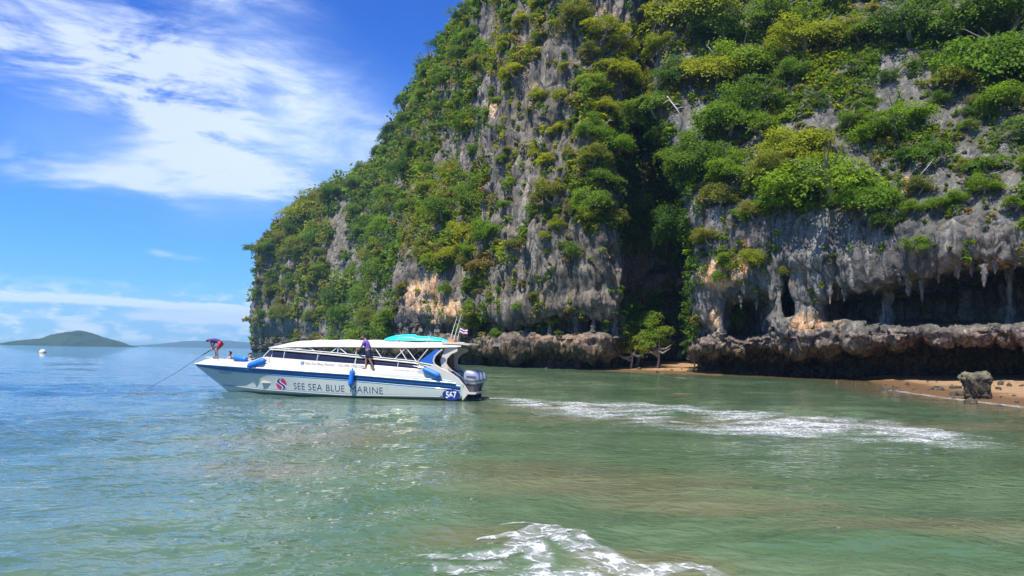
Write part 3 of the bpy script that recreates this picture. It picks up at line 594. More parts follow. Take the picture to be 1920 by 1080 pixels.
# ------------------------------------------------------------------ vegetation on the cliffs
def crown_mesh(name, seed, nl, rad, lobe_r, leaf, per, flat=1.0, droop=0.0, plate=.65):
    """crown about one unit across its half-width: leaf blades spread over many small lobes, gaps between them"""
    g = np.random.default_rng(seed); V, A = [], []
    for k in range(nl):
        d = g.normal(size=3); d[2] = abs(d[2]) * 0.9 - 0.3; d /= np.linalg.norm(d); c = d * np.array(rad) * g.uniform(0.35, 1.08); c[2] -= droop * (c[0]**2 + c[1]**2) * .5
        r = lobe_r * g.uniform(0.45, 1.5); n = int(per * (r / lobe_r)**2); tone = g.uniform(0.0, 0.6)
        if g.random() < plate:                                                   # a tier: leaves spread over a drooping plate
            ax = np.array([0, 0, 1.0]) + d * g.uniform(.2, .7) + g.normal(size=3) * .18; ax /= np.linalg.norm(ax); e1 = np.cross(ax, [1, 0.3, 0]); e1 /= np.linalg.norm(e1); e2 = np.cross(ax, e1)
            q = np.sqrt(g.random(n)) * np.where(g.random(n) < .1, 1.35, 1.0); a_ = g.uniform(0, 6.28, n); q = q * (1 + .25 * np.sin(a_ * 3 + tone * 20))
            u = e1 * np.cos(a_)[:, None] * q[:, None] + e2 * np.sin(a_)[:, None] * q[:, None]; p = c + u * r * 1.25 + ax * (r * (.25 - .45 * q**2 + g.normal(size=n) * .10))[:, None]
            nn = ax + u * .5 + g.normal(size=(n, 3)) * .42
        else:
            u = g.normal(size=(n, 3)); u[:, 2] = u[:, 2] * 0.8 + 0.35; u /= np.linalg.norm(u, axis=1)[:, None]
            p = c + u * np.array([r, r, r * 0.62 * flat]) * np.where(g.random(n) < .12, g.uniform(1.0, 1.4, n), g.uniform(0.5, 1.05, n))[:, None]
            nn = u * 0.55 + g.normal(size=(n, 3)) * 0.5 + np.array([0, 0, 0.55])
        nn /= np.linalg.norm(nn, axis=1)[:, None]
        t = g.normal(size=(n, 3)) + u * 0.8; t -= nn * (t * nn).sum(1)[:, None]; t /= np.linalg.norm(t, axis=1)[:, None]; b = np.cross(nn, t)
        L = leaf * g.uniform(0.6, 1.35, n)[:, None]; Wd = L * g.uniform(0.36, 0.6, n)[:, None]
        q = np.stack([p - t * L, p + b * Wd - nn * L * .12, p + t * L - nn * L * 0.3, p - b * Wd - nn * L * .12], 1)
        V.append(q.reshape(-1, 3)); A.append(np.repeat(np.clip(tone + g.uniform(0, 0.45, n), 0, 1), 4))
    V = np.concatenate(V); Q = np.arange(len(V)).reshape(-1, 4)
    return V, Q, np.concatenate(A)
def spiky_mesh(seed, n=9):
    g = np.random.default_rng(seed); V, A = [], []
    for k in range(n):
        c = np.array([g.uniform(-.6, .6), g.uniform(-.5, .3), g.uniform(-.3, .5)])
        for j in range(26):
            a, e = g.uniform(0, 6.28), g.uniform(-0.2, 1.2); d = np.array([math.cos(a) * math.cos(e), math.sin(a) * math.cos(e), math.sin(e)]); s_ = np.cross(d, [0, 0, 1.0]); s_ /= np.linalg.norm(s_)
            L = g.uniform(.35, .6); m_ = c + d * L * .55 + [0, 0, .03]; e_ = c + d * L - np.array([0, 0, .14 * L / .5])
            V += [c - s_ * .012, c + s_ * .012, m_ + s_ * .024, m_ - s_ * .024, m_ - s_ * .024, m_ + s_ * .024, e_ + s_ * .004, e_ - s_ * .004]; A += [g.uniform(.1, .9)] * 8
    V = np.array(V); return V, np.arange(len(V)).reshape(-1, 4), np.array(A)
CROWNS = []   # (form word, mesh)
def addc(form, *a, **k):
    V, Q, A = crown_mesh(form, *a, **k); me = mesh_np('crown', V, Q, LEAF['mid'], attrs={'shade': A}); CROWNS.append((form, me))
addc('bushy', 1, 30, (.78, .7, .62), .33, .040, 230); addc('bushy', 2, 34, (.85, .7, .55), .29, .038, 220)
addc('spreading', 3, 34, (1.0, .8, .38), .29, .040, 230, flat=.75, droop=.25); addc('spreading', 4, 30, (1.05, .85, .34), .31, .040, 240, flat=.7, droop=.2)
addc('upright', 5, 30, (.6, .6, .85), .31, .040, 230); addc('ragged', 6, 24, (.95, .75, .65), .24, .044, 190); addc('ragged', 7, 22, (.8, .8, .8), .23, .046, 190)
addc('domed', 8, 38, (.85, .8, .66), .32, .037, 240, droop=.2); addc('domed', 9, 34, (.95, .8, .55), .31, .038, 230, droop=.3)
addc('hanging', 12, 30, (.62, .45, 1.05), .26, .040, 190, plate=.5, droop=.6); addc('hanging', 13, 26, (.8, .5, .95), .25, .042, 180, plate=.6, droop=.8)
V_, Q_, A_ = spiky_mesh(10); CROWNS.append(('spiky', mesh_np('crown', V_, Q_, LEAF['mid'], attrs={'shade': A_})))
FORMS = {}
for i_, (f_, m_) in enumerate(CROWNS): FORMS.setdefault(f_, []).append(i_)
def trunk_mesh(seed):
    g = random.Random(seed); bm = bmesh.new()
    base = Vector((0, 0.28, -0.12)); mid = Vector((g.uniform(-.1, .1), -0.22, 0.02)); top = Vector((g.uniform(-.12, .12), -0.42, 0.42))
    add_tube(bm, [base, mid, (mid + top) / 2 + Vector((.03, -.03, 0)), top], [.075, .06, .046, .034], 6)
    for k in range(11):
        a = g.uniform(0, 6.28); e = top + Vector((math.cos(a) * g.uniform(.4, .88), math.sin(a) * g.uniform(.35, .75), g.uniform(-.1, .5))); s_ = mid.lerp(top, g.uniform(.5, 1))
        m2 = s_.lerp(e, .5) + Vector((g.uniform(-.08, .08), g.uniform(-.08, .08), g.uniform(-.1, .04)))
        add_tube(bm, [s_, m2, e], [.026, .016, .006], 5)
    me = bpy.data.meshes.new('trunk'); bmesh.ops.recalc_face_normals(bm, faces=bm.faces); bm.to_mesh(me); bm.free(); me.materials.append(BARK); return me
TRUNKS = [trunk_mesh(k) for k in range(5)]

# the visible skin of both cliffs, seen from the photograph's viewpoint, as candidate rooting points
def flat_skin(G, N_):
    c = slice(None, None, 2); P_ = G[c, c].reshape(-1, 3); n_ = N_[c, c].reshape(-1, 3); x_, y_, d_ = proj(P_); return P_, n_, x_, y_, d_
skin = [np.concatenate(t) for t in zip(flat_skin(GB, NB), flat_skin(GA, NA))]
SP, SN, SX, SY, SD = skin
zb = np.full((200, 260), 1e9); ix = ((SX + 60) / 8).astype(int); iy = ((SY + 200) / 8).astype(int)
ins = (SX > -50) & (SX < 2000) & (SY > -190) & (SY < 720) & (SD > 1); np.minimum.at(zb, (iy[ins], ix[ins]), SD[ins])
vis = np.zeros(len(SP), bool); vis[ins] = SD[ins] < zb[iy[ins], ix[ins]] + 4 + SD[ins] * 0.03
# bare rock as measured in the photograph: (x0, y0, x1, y1, density of cover left)
ROCKS = [(470, 470, 506, 655, .22), (530, 480, 545, 640, .2), (480, 560, 600, 575, .3), (484, 474, 562, 512, .25), (478, 572, 556, 650, .22), (618, 375, 664, 530, .03), (648, 440, 686, 522, .10), (598, 590, 622, 640, .10), (695, 365, 708, 405, .2),
         (742, 485, 800, 660, .06), (790, 505, 880, 660, .07), (870, 540, 930, 575, .25), (822, 243, 925, 320, .16), (908, 15, 948, 108, .10), (903, 150, 1012, 320, .22), (850, 165, 872, 196, .1), (984, 10, 1012, 90, .12),
         (930, 318, 1000, 420, .08), (925, 420, 960, 445, .3), (990, 425, 1112, 592, .17), (920, 480, 990, 600, .30), (1008, 60, 1088, 320, .26), (1106, -40, 1238, 46, .12), (1213, 45, 1252, 145, .12), (1168, 190, 1202, 272, .05),
         (1078, 430, 1160, 640, .05), (1000, 320, 1080, 430, .30), (1100, 95, 1215, 130, .5), (1156, 470, 1250, 540, .06), (1050, 250, 1110, 300, .35),
         (1318, 372, 1402, 640, .10), (1400, 400, 1430, 640, .10), (1430, 395, 1640, 720, .06), (1640, 310, 1722, 720, .2), (1520, 200, 1566, 276, .2), (1566, 200, 1682, 305, .55), (1646, 92, 1782, 205, .16), (1762, 150, 1925, 245, .4),
         (1700, 285, 1925, 400, .3), (1700, 400, 1925, 720, .08), (1330, 600, 2000, 740, .0), (1540, 250, 1640, 330, .35), (1770, 235, 1900, 290, .5), (1395, 215, 1440, 290, .3), (1305, 530, 1335, 720, .1), (860, 600, 1165, 700, .10), (470, 640, 1165, 700, .05)]
def cover(x, y, z):
    c = np.where(x < 622, np.where(y > 470, .55, .9), np.where((x > 930) & (x < 1165), np.where(y < 250, .8, .62), .96))
    c = np.where((x > 1318) & (y > 200), .8, c); c = np.where((x > 1230) & (y < 200), 1.15, c)
    jx, jy = x + 9 * np.sin(y * .11) + 6 * np.sin(y * .043), y + 8 * np.sin(x * .09)
    for (x0, y0, x1, y1, d_) in ROCKS: c = np.where((jx > x0) & (jx < x1) & (jy > y0) & (jy < y1), np.minimum(c, d_), c)
    c = np.where((x > 1160) & (x < 1312) & (y > 540) & (y < 690), .8, c)
    return np.where(z < 3.5, 0.0, c)
SC = cover(SX, SY, SP[:, 2])
# tone of the foliage by region of the cliffs
def tones(x, y):
    if x < 620: return {'olive': .50, 'mid': .22, 'fresh': .10, 'yellow': .10, 'dry': .08}
    if x < 760 and y > 300: return {'mid': .5, 'fresh': .2, 'dark': .2, 'olive': .1}
    if 1150 < x < 1312 and y > 200: return {'dark': .55, 'mid': .32, 'fresh': .13}
    if x < 930 and y < 330: return {'mid': .45, 'dark': .18, 'olive': .2, 'fresh': .17}
    if 930 <= x < 1250 and y < 330: return {'yellow': .42, 'olive': .24, 'mid': .2, 'fresh': .12, 'dry': .10}
    if x < 1160: return {'mid': .32, 'olive': .26, 'fresh': .2, 'yellow': .12, 'dry': .10}
    if x < 1600 and y < 420: return {'fresh': .42, 'mid': .22, 'yellow': .16, 'olive': .14, 'dark': .06}
    return {'mid': .36, 'fresh': .28, 'dark': .2, 'olive': .16}
def pick(d_, r): ks = list(d_); return r.choices(ks, [d_[k] for k in ks])[0]
# trees one can point to, read off the photograph: x, y of the crown's middle, half-width in photo pixels, tone, form
HERO = [(1570, 345, 92, 'fresh', 'spreading'), (1640, 372, 50, 'fresh', 'spreading'), (1495, 275, 55, 'yellow', 'domed'), (1450, 325, 48, 'olive', 'bushy'), (1530, 300, 45, 'yellow', 'domed'), (1422, 492, 30, 'yellow', 'bushy'), (1338, 448, 30, 'olive', 'bushy'), (1478, 510, 15, 'olive', 'bushy'),
        (1700, 235, 66, 'fresh', 'spreading'), (1755, 285, 46, 'mid', 'ragged'), (1850, 120, 85, 'fresh', 'spreading'), (1885, 50, 80, 'mid', 'domed'), (1710, 55, 62, 'dark', 'bushy'), (1625, 70, 46, 'fresh', 'bushy'), (1512, 80, 58, 'yellow', 'domed'), (1580, 75, 42, 'olive', 'bushy'), (1655, 420, 24, 'mid', 'bushy'), (1720, 465, 24, 'mid', 'ragged'), (1905, 385, 30, 'fresh', 'ragged'), (1860, 310, 40, 'mid', 'ragged'),
        (1800, 60, 60, 'mid', 'bushy'), (1790, 150, 40, 'olive', 'spreading'), (1895, 190, 50, 'fresh', 'spreading'), (1290, 30, 78, 'yellow', 'domed'), (1240, 90, 30, 'yellow', 'bushy'), (1352, 66, 62, 'fresh', 'bushy'), (1400, 125, 60, 'fresh', 'domed'), (1335, 140, 50, 'yellow', 'spreading'), (1430, 200, 58, 'mid', 'bushy'), (1372, 235, 60, 'fresh', 'domed'), (1440, 40, 55, 'mid', 'bushy'), (1300, 300, 52, 'mid', 'domed'),
        (1255, 365, 60, 'fresh', 'domed'), (1225, 425, 45, 'mid', 'domed'), (1290, 420, 45, 'dark', 'bushy'), (1285, 500, 44, 'dark', 'upright'), (1195, 560, 44, 'fresh', 'hanging'), (1226, 600, 36, 'fresh', 'hanging'), (1182, 622, 28, 'yellow', 'hanging'), (1302, 622, 24, 'fresh', 'hanging'), (1290, 560, 34, 'dark', 'upright'), (1335, 310, 48, 'mid', 'bushy'), (1392, 325, 48, 'fresh', 'domed'), (1350, 375, 34, 'olive', 'bushy'), (1420, 400, 30, 'olive', 'bushy'),
        (1275, 145, 36, 'dark', 'domed'), (1240, 200, 44, 'mid', 'spreading'), (1205, 215, 40, 'mid', 'spreading'), (1215, 290, 36, 'dark', 'bushy'), (1165, 140, 42, 'yellow', 'domed'), (1105, 165, 30, 'fresh', 'bushy'), (1058, 180, 22, 'yellow', 'bushy'), (1152, 275, 36, 'fresh', 'spreading'), (1112, 300, 34, 'olive', 'bushy'), (1188, 180, 34, 'fresh', 'bushy'), (1125, 62, 36, 'yellow', 'ragged'), (1085, 38, 40, 'olive', 'bushy'), (1020, 70, 18, 'fresh', 'bushy'), (1150, 85, 36, 'yellow', 'ragged'),
        (1035, 365, 34, 'olive', 'bushy'), (1105, 380, 34, 'fresh', 'domed'), (1010, 396, 20, 'fresh', 'bushy'), (950, 385, 14, 'fresh', 'bushy'), (900, 372, 40, 'mid', 'domed'), (930, 440, 35, 'fresh', 'bushy'), (882, 432, 36, 'yellow', 'ragged'), (840, 400, 40, 'mid', 'bushy'), (850, 475, 24, 'yellow', 'spreading'), (1076, 475, 26, 'mid', 'bushy'), (1025, 440, 14, 'yellow', 'bushy'), (1110, 405, 24, 'yellow', 'bushy'),
        (900, 600, 34, 'olive', 'ragged'), (880, 615, 26, 'mid', 'ragged'), (1020, 610, 16, 'olive', 'ragged'), (545, 590, 26, 'olive', 'bushy'), (560, 470, 30, 'olive', 'bushy'), (600, 440, 24, 'fresh', 'domed'), (505, 460, 22, 'mid', 'spreading'), (590, 395, 34, 'yellow', 'domed'), (655, 590, 30, 'mid', 'domed'), (640, 552, 24, 'dark', 'domed'), (700, 600, 30, 'olive', 'bushy'), (720, 520, 34, 'mid', 'bushy'), (690, 560, 28, 'fresh', 'bushy'), (740, 430, 34, 'fresh', 'bushy'),
        (786, 140, 20, 'dark', 'upright'), (745, 195, 15, 'dark', 'upright'), (712, 290, 14, 'dark', 'upright'), (880, 30, 26, 'mid', 'ragged'), (862, 55, 15, 'dark', 'upright'), (675, 328, 14, 'dark', 'upright'), (1595, 135, 30, 'mid', 'spiky'), (1560, 160, 24, 'mid', 'spiky'), (1155, 262, 14, 'mid', 'spiky'), (940, 240, 14, 'olive', 'spiky')]
vi = np.where(vis)[0]; vx, vy = SX[vi], SY[vi]
trees = []
rt = random.Random(77)
for (x, y, r, tone, form) in HERO:
    k = vi[np.argmin((vx - x)**2 + (vy - (y + r * 0.25))**2)]; trees.append((k, x, y, r, tone, form))
order = vi.copy(); np.random.default_rng(5).shuffle(order); cells = {}
for (k, x, y, r, *_r) in trees: cells.setdefault((int(x // 60), int(y // 60)), []).append((x, y, r))
for k in order:
    x, y = SX[k], SY[k]
    if len(trees) >= 292: break
    if not (470 < x < 1960 and -40 < y < 660) or rt.random() > SC[k]**1.3: continue
    if x > 1400 and y > 400: continue
    r = rt.uniform(13, 21) if x < 620 else rt.uniform(17, 30) if x < 930 else rt.uniform(15, 32) if x < 1160 else rt.uniform(26, 50)
    if SC[k] < .5: r *= 0.6
    near = [c for i in (-1, 0, 1) for j in (-1, 0, 1) for c in cells.get((int(x // 60) + i, int(y // 60) + j), [])]
    if any((x - a)**2 + (y - b_)**2 < (0.68 * (r + q))**2 for a, b_, q in near): continue
    if x > 1318 and 430 > y > 200 and rt.random() < .35: continue
    d_ = tones(x, y); form = rt.choices(['bushy', 'domed', 'spreading', 'ragged', 'upright', 'hanging'], [.26, .18, .18, .16, .04, .18])[0]
    trees.append((k, x, y, r, pick(d_, rt), form)); cells.setdefault((int(x // 60), int(y // 60)), []).append((x, y, r))
# where it stands, in words one can follow on the picture
def zone(x, y):
    if x < 622: return 'the far headland'
    if x < 765: return 'the slope behind the canopy'
    if x < 935 and y < 330: return 'the tall cliff skyline'
    if x < 935: return 'the cliff above the kayak'
    if x < 1160: return 'the tall grey cliff face'
    if x < 1318: return 'the dark gully'
    if x < 1560: return "the cave cliff's gully end"
    return "the cave cliff's beach end"
def band(y): return 'low on' if y > 520 else 'lower down' if y > 400 else 'halfway up' if y > 270 else 'high on' if y > 130 else 'topmost on'
ORD = ['first', 'second', 'third', 'fourth', 'fifth', 'sixth', 'seventh', 'eighth', 'ninth', 'tenth', 'eleventh', 'twelfth', 'thirteenth', 'fourteenth', 'fifteenth', 'sixteenth', 'seventeenth', 'eighteenth', 'nineteenth', 'twentieth'] + ['twenty-%s' % w for w in ('first', 'second', 'third', 'fourth', 'fifth', 'sixth', 'seventh', 'eighth', 'ninth')]
TONEW = {'yellow': 'yellow-green', 'fresh': 'fresh green', 'mid': 'leafy green', 'dark': 'dark green', 'olive': 'olive green', 'dry': 'brownish dry'}
bk = {}
for i_, t_ in enumerate(trees): bk.setdefault((zone(t_[1], t_[2]), band(t_[2])), []).append(i_)
LAB = {}
for (zn, bd), ids in bk.items():
    for rank, i_ in enumerate(sorted(ids, key=lambda q: trees[q][1])):
        _k, x, y, r, tone, form = trees[i_]
        LAB[i_] = '%s %s tree %s %s, %s from seaward' % (TONEW[tone], form, bd, zn, ORD[min(rank, len(ORD) - 1)])
for i_, (k, x, y, r, tone, form) in enumerate(trees):
    p, n = SP[k], SN[k]; rad = r / F * SD[k] * 1.18
    hz = math.atan2(n[0], -n[1]) if abs(n[2]) < .95 else 0.0           # local -Y looks out of the wall
    out = np.array([n[0], n[1], 0.0]); L_ = np.linalg.norm(out); out = out / L_ if L_ > .05 else np.array([0, -1.0, 0])
    hz = math.atan2(out[0], -out[1]) + rt.uniform(-.5, .5)
    c = p - np.array([0, 0, rad * 0.12])
    stand = (x, y) in ((1195, 560), (1226, 600), (1182, 622), (1302, 622))               # trees rooted on the small beach in front of the gully
    if stand: q_ = at(x, y, {1195: 117, 1226: 113, 1182: 112, 1302: 104}[x]); rad = r / F * q_[1] * 1.15; c = np.array([q_[0], q_[1], .15]); hz = rt.uniform(-.4, .4)
    e = thing('tree' if r > 22 else 'shrub', LAB[i_], 'tree' if r > 22 else 'shrub', c, hz, 'trees and shrubs growing on the limestone cliffs')
    e.scale = (rad,) * 3
    tr = link(bpy.data.objects.new('trunk', TRUNKS[i_ % len(TRUNKS)]), e)
    if form == 'upright': tr.scale = (1, 1, 2.1)
    cm_ = CROWNS[rt.choice(FORMS[form])][1]; cr = link(bpy.data.objects.new('crown', cm_), e)
    cr.location = (0, -0.40, -0.35 if form == 'hanging' else .85 if form == 'upright' else 0.36)
    if stand: tr.scale = (1, 1, min(2.2, .5 * q_[2] / rad / .42)); cr.location = (0, -.3, .58 * q_[2] / rad); cr.scale = (1.45, 1.3, .50 * q_[2] / rad)
    cr.rotation_euler = (rt.uniform(.0, .35), rt.uniform(-.2, .2), rt.uniform(-.6, .6)); cr.scale = (rt.uniform(.9, 1.1), rt.uniform(.8, 1.05), rt.uniform(.85, 1.15))
    cr.material_slots[0].link = 'OBJECT'; cr.material_slots[0].material = LEAF[tone]
# everything nobody could count: low growth clinging to the rock
g = np.random.default_rng(9); Vs, As, Ms = [], [], []
cand = np.where(vis & (SX > 465) & (SX < 1990) & (SY > -120) & (SP[:, 2] > 4.0))[0]
wgt = SD[cand]**2 * 0 + 1.0; cnt = 0
noi = fbm(SP[cand] / 5.0 + 60, 3)
pr = np.clip(SC[cand]**1.2 + 0.0, 0, 1) * (0.25 + 0.9 * sst(-.25, .25, noi)); pr = np.where(SC[cand] < .5, np.maximum(pr, SC[cand] * (noi > 0.08) * 1.2), pr)
pr = pr * np.where(SX[cand] > 1330, 0.8, 1.0)
sel = cand[g.random(len(cand)) < pr * 7600 / pr.sum()]
for k in sel:
    x, y = SX[k], SY[k]; rpx = g.uniform(6, 17) if SC[k] > .5 else g.uniform(4, 11)
    rpx *= .72 if x < 560 else 1; r = rpx / F * SD[k]; n = int(g.uniform(36, 58)); u = g.normal(size=(n, 3)) + SN[k] * 0.6 + [0, 0, .3]; u /= np.linalg.norm(u, axis=1)[:, None]
    p = SP[k] + SN[k] * r * 0.35 + u * np.array([r, r, r * g.choice([.35, .5, .9, 1.8])]) * g.uniform(.35, 1.05, n)[:, None]
    nn = u * .5 + g.normal(size=(n, 3)) * .5 + [0, 0, .5]; nn /= np.linalg.norm(nn, axis=1)[:, None]
    t_ = g.normal(size=(n, 3)); t_ -= nn * (t_ * nn).sum(1)[:, None]; t_ /= np.linalg.norm(t_, axis=1)[:, None]; b_ = np.cross(nn, t_)
    L = (r * .13 + .0011 * SD[k]) * g.uniform(.6, 1.4, n)[:, None]; Wd = L * g.uniform(.35, .65, n)[:, None]
    Vs.append(np.stack([p - t_ * L, p + b_ * Wd - nn * L * .12, p + t_ * L - nn * L * .3, p - b_ * Wd - nn * L * .12], 1).reshape(-1, 3))
    As.append(np.repeat(np.clip(g.uniform(0, .4) + g.uniform(0, .6, n), 0, 1), 4)); d_ = dict(tones(x, y)); d_['dry'] = d_.get('dry', 0) + .06
    Ms.append(np.full(n, LEAFKEYS.index(pick(d_, rt))))
Vs = np.concatenate(Vs); tag(obj_np('undergrowth', Vs, np.arange(len(Vs)).reshape(-1, 4), mats=[LEAF[k] for k in LEAFKEYS], midx=np.concatenate(Ms), attrs={'shade': np.concatenate(As)}), kind='stuff')
# bleached dead trees
def dead_tree(px, py, size, label, seed, lean):
    k = vi[np.argmin((vx - px)**2 + (vy - py)**2)]; p = SP[k] + SN[k] * .5; g = random.Random(seed); s_ = size / F * SD[k]; e = thing('dead_tree', label, 'dead tree', p, 0, None)
    bm = bmesh.new(); top = Vector((lean * s_, -1.5, s_)); mid = Vector((lean * s_ * .35, -1.8, s_ * .5)); add_tube(bm, [(0, 0.6, -.3), (0.1, -1.2, .15 * s_), mid, top], [.17 * s_ / 5, .15 * s_ / 5, .12 * s_ / 5, .05 * s_ / 5], 7)
    obj_bm('trunk', bm, PALEBARK, e, True)
    for j in range(4):
        b0 = mid.lerp(top, g.uniform(0, .9)); d = Vector((g.uniform(-1, 1), g.uniform(-.6, .1), g.uniform(-.1, .7))).normalized() * s_ * g.uniform(.22, .45)
        obj_bm('branch', tube([b0, b0 + d * .5 + Vector((0, 0, .1)), b0 + d], [.06 * s_ / 5, .045 * s_ / 5, .02 * s_ / 5], 6), PALEBARK, e, True)
dead_tree(1278, 248, 56, 'bare white dead tree leaning out of the dark gully', 1, -.5)
dead_tree(1128, 258, 26, 'small bleached dead tree among shrubs on the tall grey cliff face', 2, .5)
dead_tree(1338, 128, 30, 'twiggy pale dead branch tree above the gully in fresh foliage', 3, -.6)
dead_tree(1715, 345, 30, 'thin bleached dead tree on bare rock beside the big spreading tree', 4, .7)
dead_tree(804, 128, 22, 'bare dead tree standing on the skyline of the tall cliff', 5, .2)

# ------------------------------------------------------------------ speedboat
BA = math.radians(10); BD = np.array([-math.cos(BA), math.sin(BA), 0]); BL = np.array([-BD[1], BD[0], 0]); BO = np.array([-2.009, 36.703, 0.0]); BROT = math.atan2(BD[1], BD[0])
def BW(x, y, z): return BO + BD * x + BL * y + np.array([0, 0, z])
GEL = plain('gelcoat', (0.51, 0.48, 0.41), 0.28, vary=0.05, scale=1.2, coat=0.3); HULLW = plain('hull_white', (0.47, 0.51, 0.45), 0.25, vary=0.06, scale=0.9, coat=0.3)
NAVY = plain('navy_stripe', (0.012, 0.085, 0.24), 0.3, coat=0.3); BLUE = plain('blue_panel', (0.015, 0.10, 0.42), 0.3, coat=0.3); SKYB = plain('blue_trim', (0.04, 0.22, 0.52), 0.3, coat=0.2)
GREYL = plain('grey_line', (0.26, 0.29, 0.31), 0.5); CREAM = plain('canvas', (0.55, 0.49, 0.41), 0.75, vary=0.08, scale=2); TANI = plain('canvas_lining', (0.40, 0.28, 0.18), 0.85, vary=.2)
BEIGE = plain('beige_liner', (0.55, 0.49, 0.40), 0.5); ALU = plain('white_tube', (0.78, 0.77, 0.74), 0.3, vary=.05); BROWNV = plain('brown_vinyl', (0.11, 0.055, 0.035), 0.5, vary=.2); BLACK = plain('black_rubber', (0.02, 0.02, 0.022), 0.5)
FENDM = plain('fender_blue', (0.012, 0.16, 0.62), 0.45, vary=.12, scale=9); FENDD = plain('fender_end', (0.010, 0.07, 0.30), 0.5); TURQ = plain('turquoise_shell', (0.01, 0.50, 0.55), 0.35, vary=.06); TURQP = plain('turquoise_pale', (0.12, 0.62, 0.58), 0.4)
ENG = plain('engine_grey', (0.33, 0.35, 0.42), 0.28, metal=0.35, vary=.08, coat=.5); ENGD = plain('engine_dark', (0.10, 0.105, 0.12), 0.4, metal=.3); STEEL = plain('steel', (0.55, 0.56, 0.58), 0.25, metal=1); ROPEM = plain('rope', (0.45, 0.42, 0.36), 0.9); LETTER = plain('lettering_navy', (0.02, 0.045, 0.13), 0.4); LETG = plain('lettering_grey', (0.33, 0.33, 0.34), 0.5); WHITEP = plain('print_white', (0.82, 0.82, 0.80), 0.4); REDP = plain('print_red', (0.50, 0.02, 0.06), 0.4); FBB = plain('print_blue', (0.10, 0.18, 0.42), .4)
def glass_mat():
    m_, t, b, out = newmat('tinted_pane'); n_ = t.noise(t.n('ShaderNodeTexCoord').outputs['Object'], 1.4, 3)
    t.L.new(t.mix(n_, (0.006, 0.008, 0.02), (0.022, 0.026, 0.055)), b.inputs['Base Color']); b.inputs['Roughness'].default_value = 0.06; return m_
PANE = glass_mat()
def grime():
    t = NT(HULLW.node_tree); bs = next(n for n in HULLW.node_tree.nodes if n.type == 'BSDF_PRINCIPLED'); lk = bs.inputs['Base Color'].links[0].from_socket
    P = t.n('ShaderNodeTexCoord').outputs['Object']; z = t.n('ShaderNodeSeparateXYZ'); t.L.new(P, z.inputs[0]); n_ = t.noise(t.mapv(P, (1, 1, .3)), 3.0, 5, .65)
    st = t.step(t.add(z.outputs[2], t.mul(t.sub(n_, .5), .22)), .17, .02); rn = t.mul(t.step(t.noise(t.mapv(P, (1, 1, .06)), 5.0, 5, .6), .56, .72), .22)
    t.L.new(t.mix(t.m('MAXIMUM', t.mul(st, .7), rn), lk, (.20, .21, .12)), bs.inputs['Base Color'])
grime()
boat = thing('speedboat', 'long white speedboat with navy stripes and cream canopy heading out of the cove', 'speedboat', BO, BROT)

XS = np.array([-.02, .6, 1.5, 3, 4.5, 6.2, 8, 9.2, 10.1, 11, 11.8, 12.5, 13.05, 13.5, 14.0, 14.5, 14.85, 15.08])
def ip(x, xs, ys): return np.interp(x, xs, ys)
def sheer_y(x): return ip(x, [0, 5, 8, 9.2, 10.1, 11, 11.8, 12.5, 13.2, 14, 14.6, 15.08], [1.5, 1.56, 1.55, 1.5, 1.43, 1.28, 1.12, .94, .72, .42, .19, .02])
def sheer_z(x): return ip(x, [0, .59, 5.7, 10.1, 12.5, 15.08], [0.78, .86, 1.15, 1.33, 1.40, 1.47])
def chine_y(x): return ip(x, [0, 6, 8, 10, 11, 12, 12.8, 13.5, 13.6, 15.08], [1.42, 1.43, 1.38, 1.12, .86, .52, .22, .015, .012, .012])
def keel_z(x): return ip(x, [0, 9, 11, 12, 12.6, 13.05, 13.5, 14.0, 14.5, 14.85, 15.08], [-.45, -.45, -.36, -.22, -.10, .03, .33, .68, 1.02, 1.26, 1.42])
def chine_z(x): return np.maximum(ip(x, [0, 6, 11, 13.5], [.17, .10, .25, .38]), keel_z(x) + 0.004)
def hull_y(x, z):
    f = np.clip((z - chine_z(x)) / np.maximum(sheer_z(x) - chine_z(x), .02), 0, 1); return chine_y(x) + (sheer_y(x) - chine_y(x)) * (f ** ip(x, [0, 8, 11, 14], [0.8, 0.9, 1.5, 1.5]))
def hull_skin():
    V, secs = [], 9; xs = np.linspace(0, 1, 70); xs = np.interp(xs, np.linspace(0, 1, len(XS)), XS)
    for x in xs:
        prof = [(0.0, keel_z(x))] + [(chine_y(x) * .5, (keel_z(x) + chine_z(x)) / 2 - .02)]; zc, zs = chine_z(x), sheer_z(x)
        prof += [(float(hull_y(x, zc + (zs - zc) * f)), zc + (zs - zc) * f) for f in np.linspace(0, 1, secs)]
        row = [(x, y, z) for y, z in prof]; row = [(x, -y, z) for y, z in prof[:0:-1]] + row; V.append(row)
    V = np.array(V); nr, nc = V.shape[:2]; Q = grid_quads(nr, nc)
    return V, Q
HV, HQ = hull_skin()
hull = obj_np('hull', HV, HQ, HULLW, boat, smooth=True)
bm = bmesh.new(); vs = [bm.verts.new(tuple(p)) for p in HV[0]]; bm.faces.new(vs); obj_bm('transom', bm, GEL, boat)
def strip(name, fz0, fz1, mat, x0, x1, side, off=.012, n=60, parent=boat):
    """band laid on the hull side between two heights given as functions of x; has its own thickness"""
    xs = np.linspace(x0, x1, n); V = []
    for x in xs:
        a, b_ = fz0(x), fz1(x); ya, yb = hull_y(x, a), hull_y(x, b_); V.append([(x, side * (ya - .01), a), (x, side * (ya + off), a), (x, side * (yb + off), b_), (x, side * (yb - .01), b_)])
    return obj_np(name, np.array(V), grid_quads(n, 4), mat, parent)
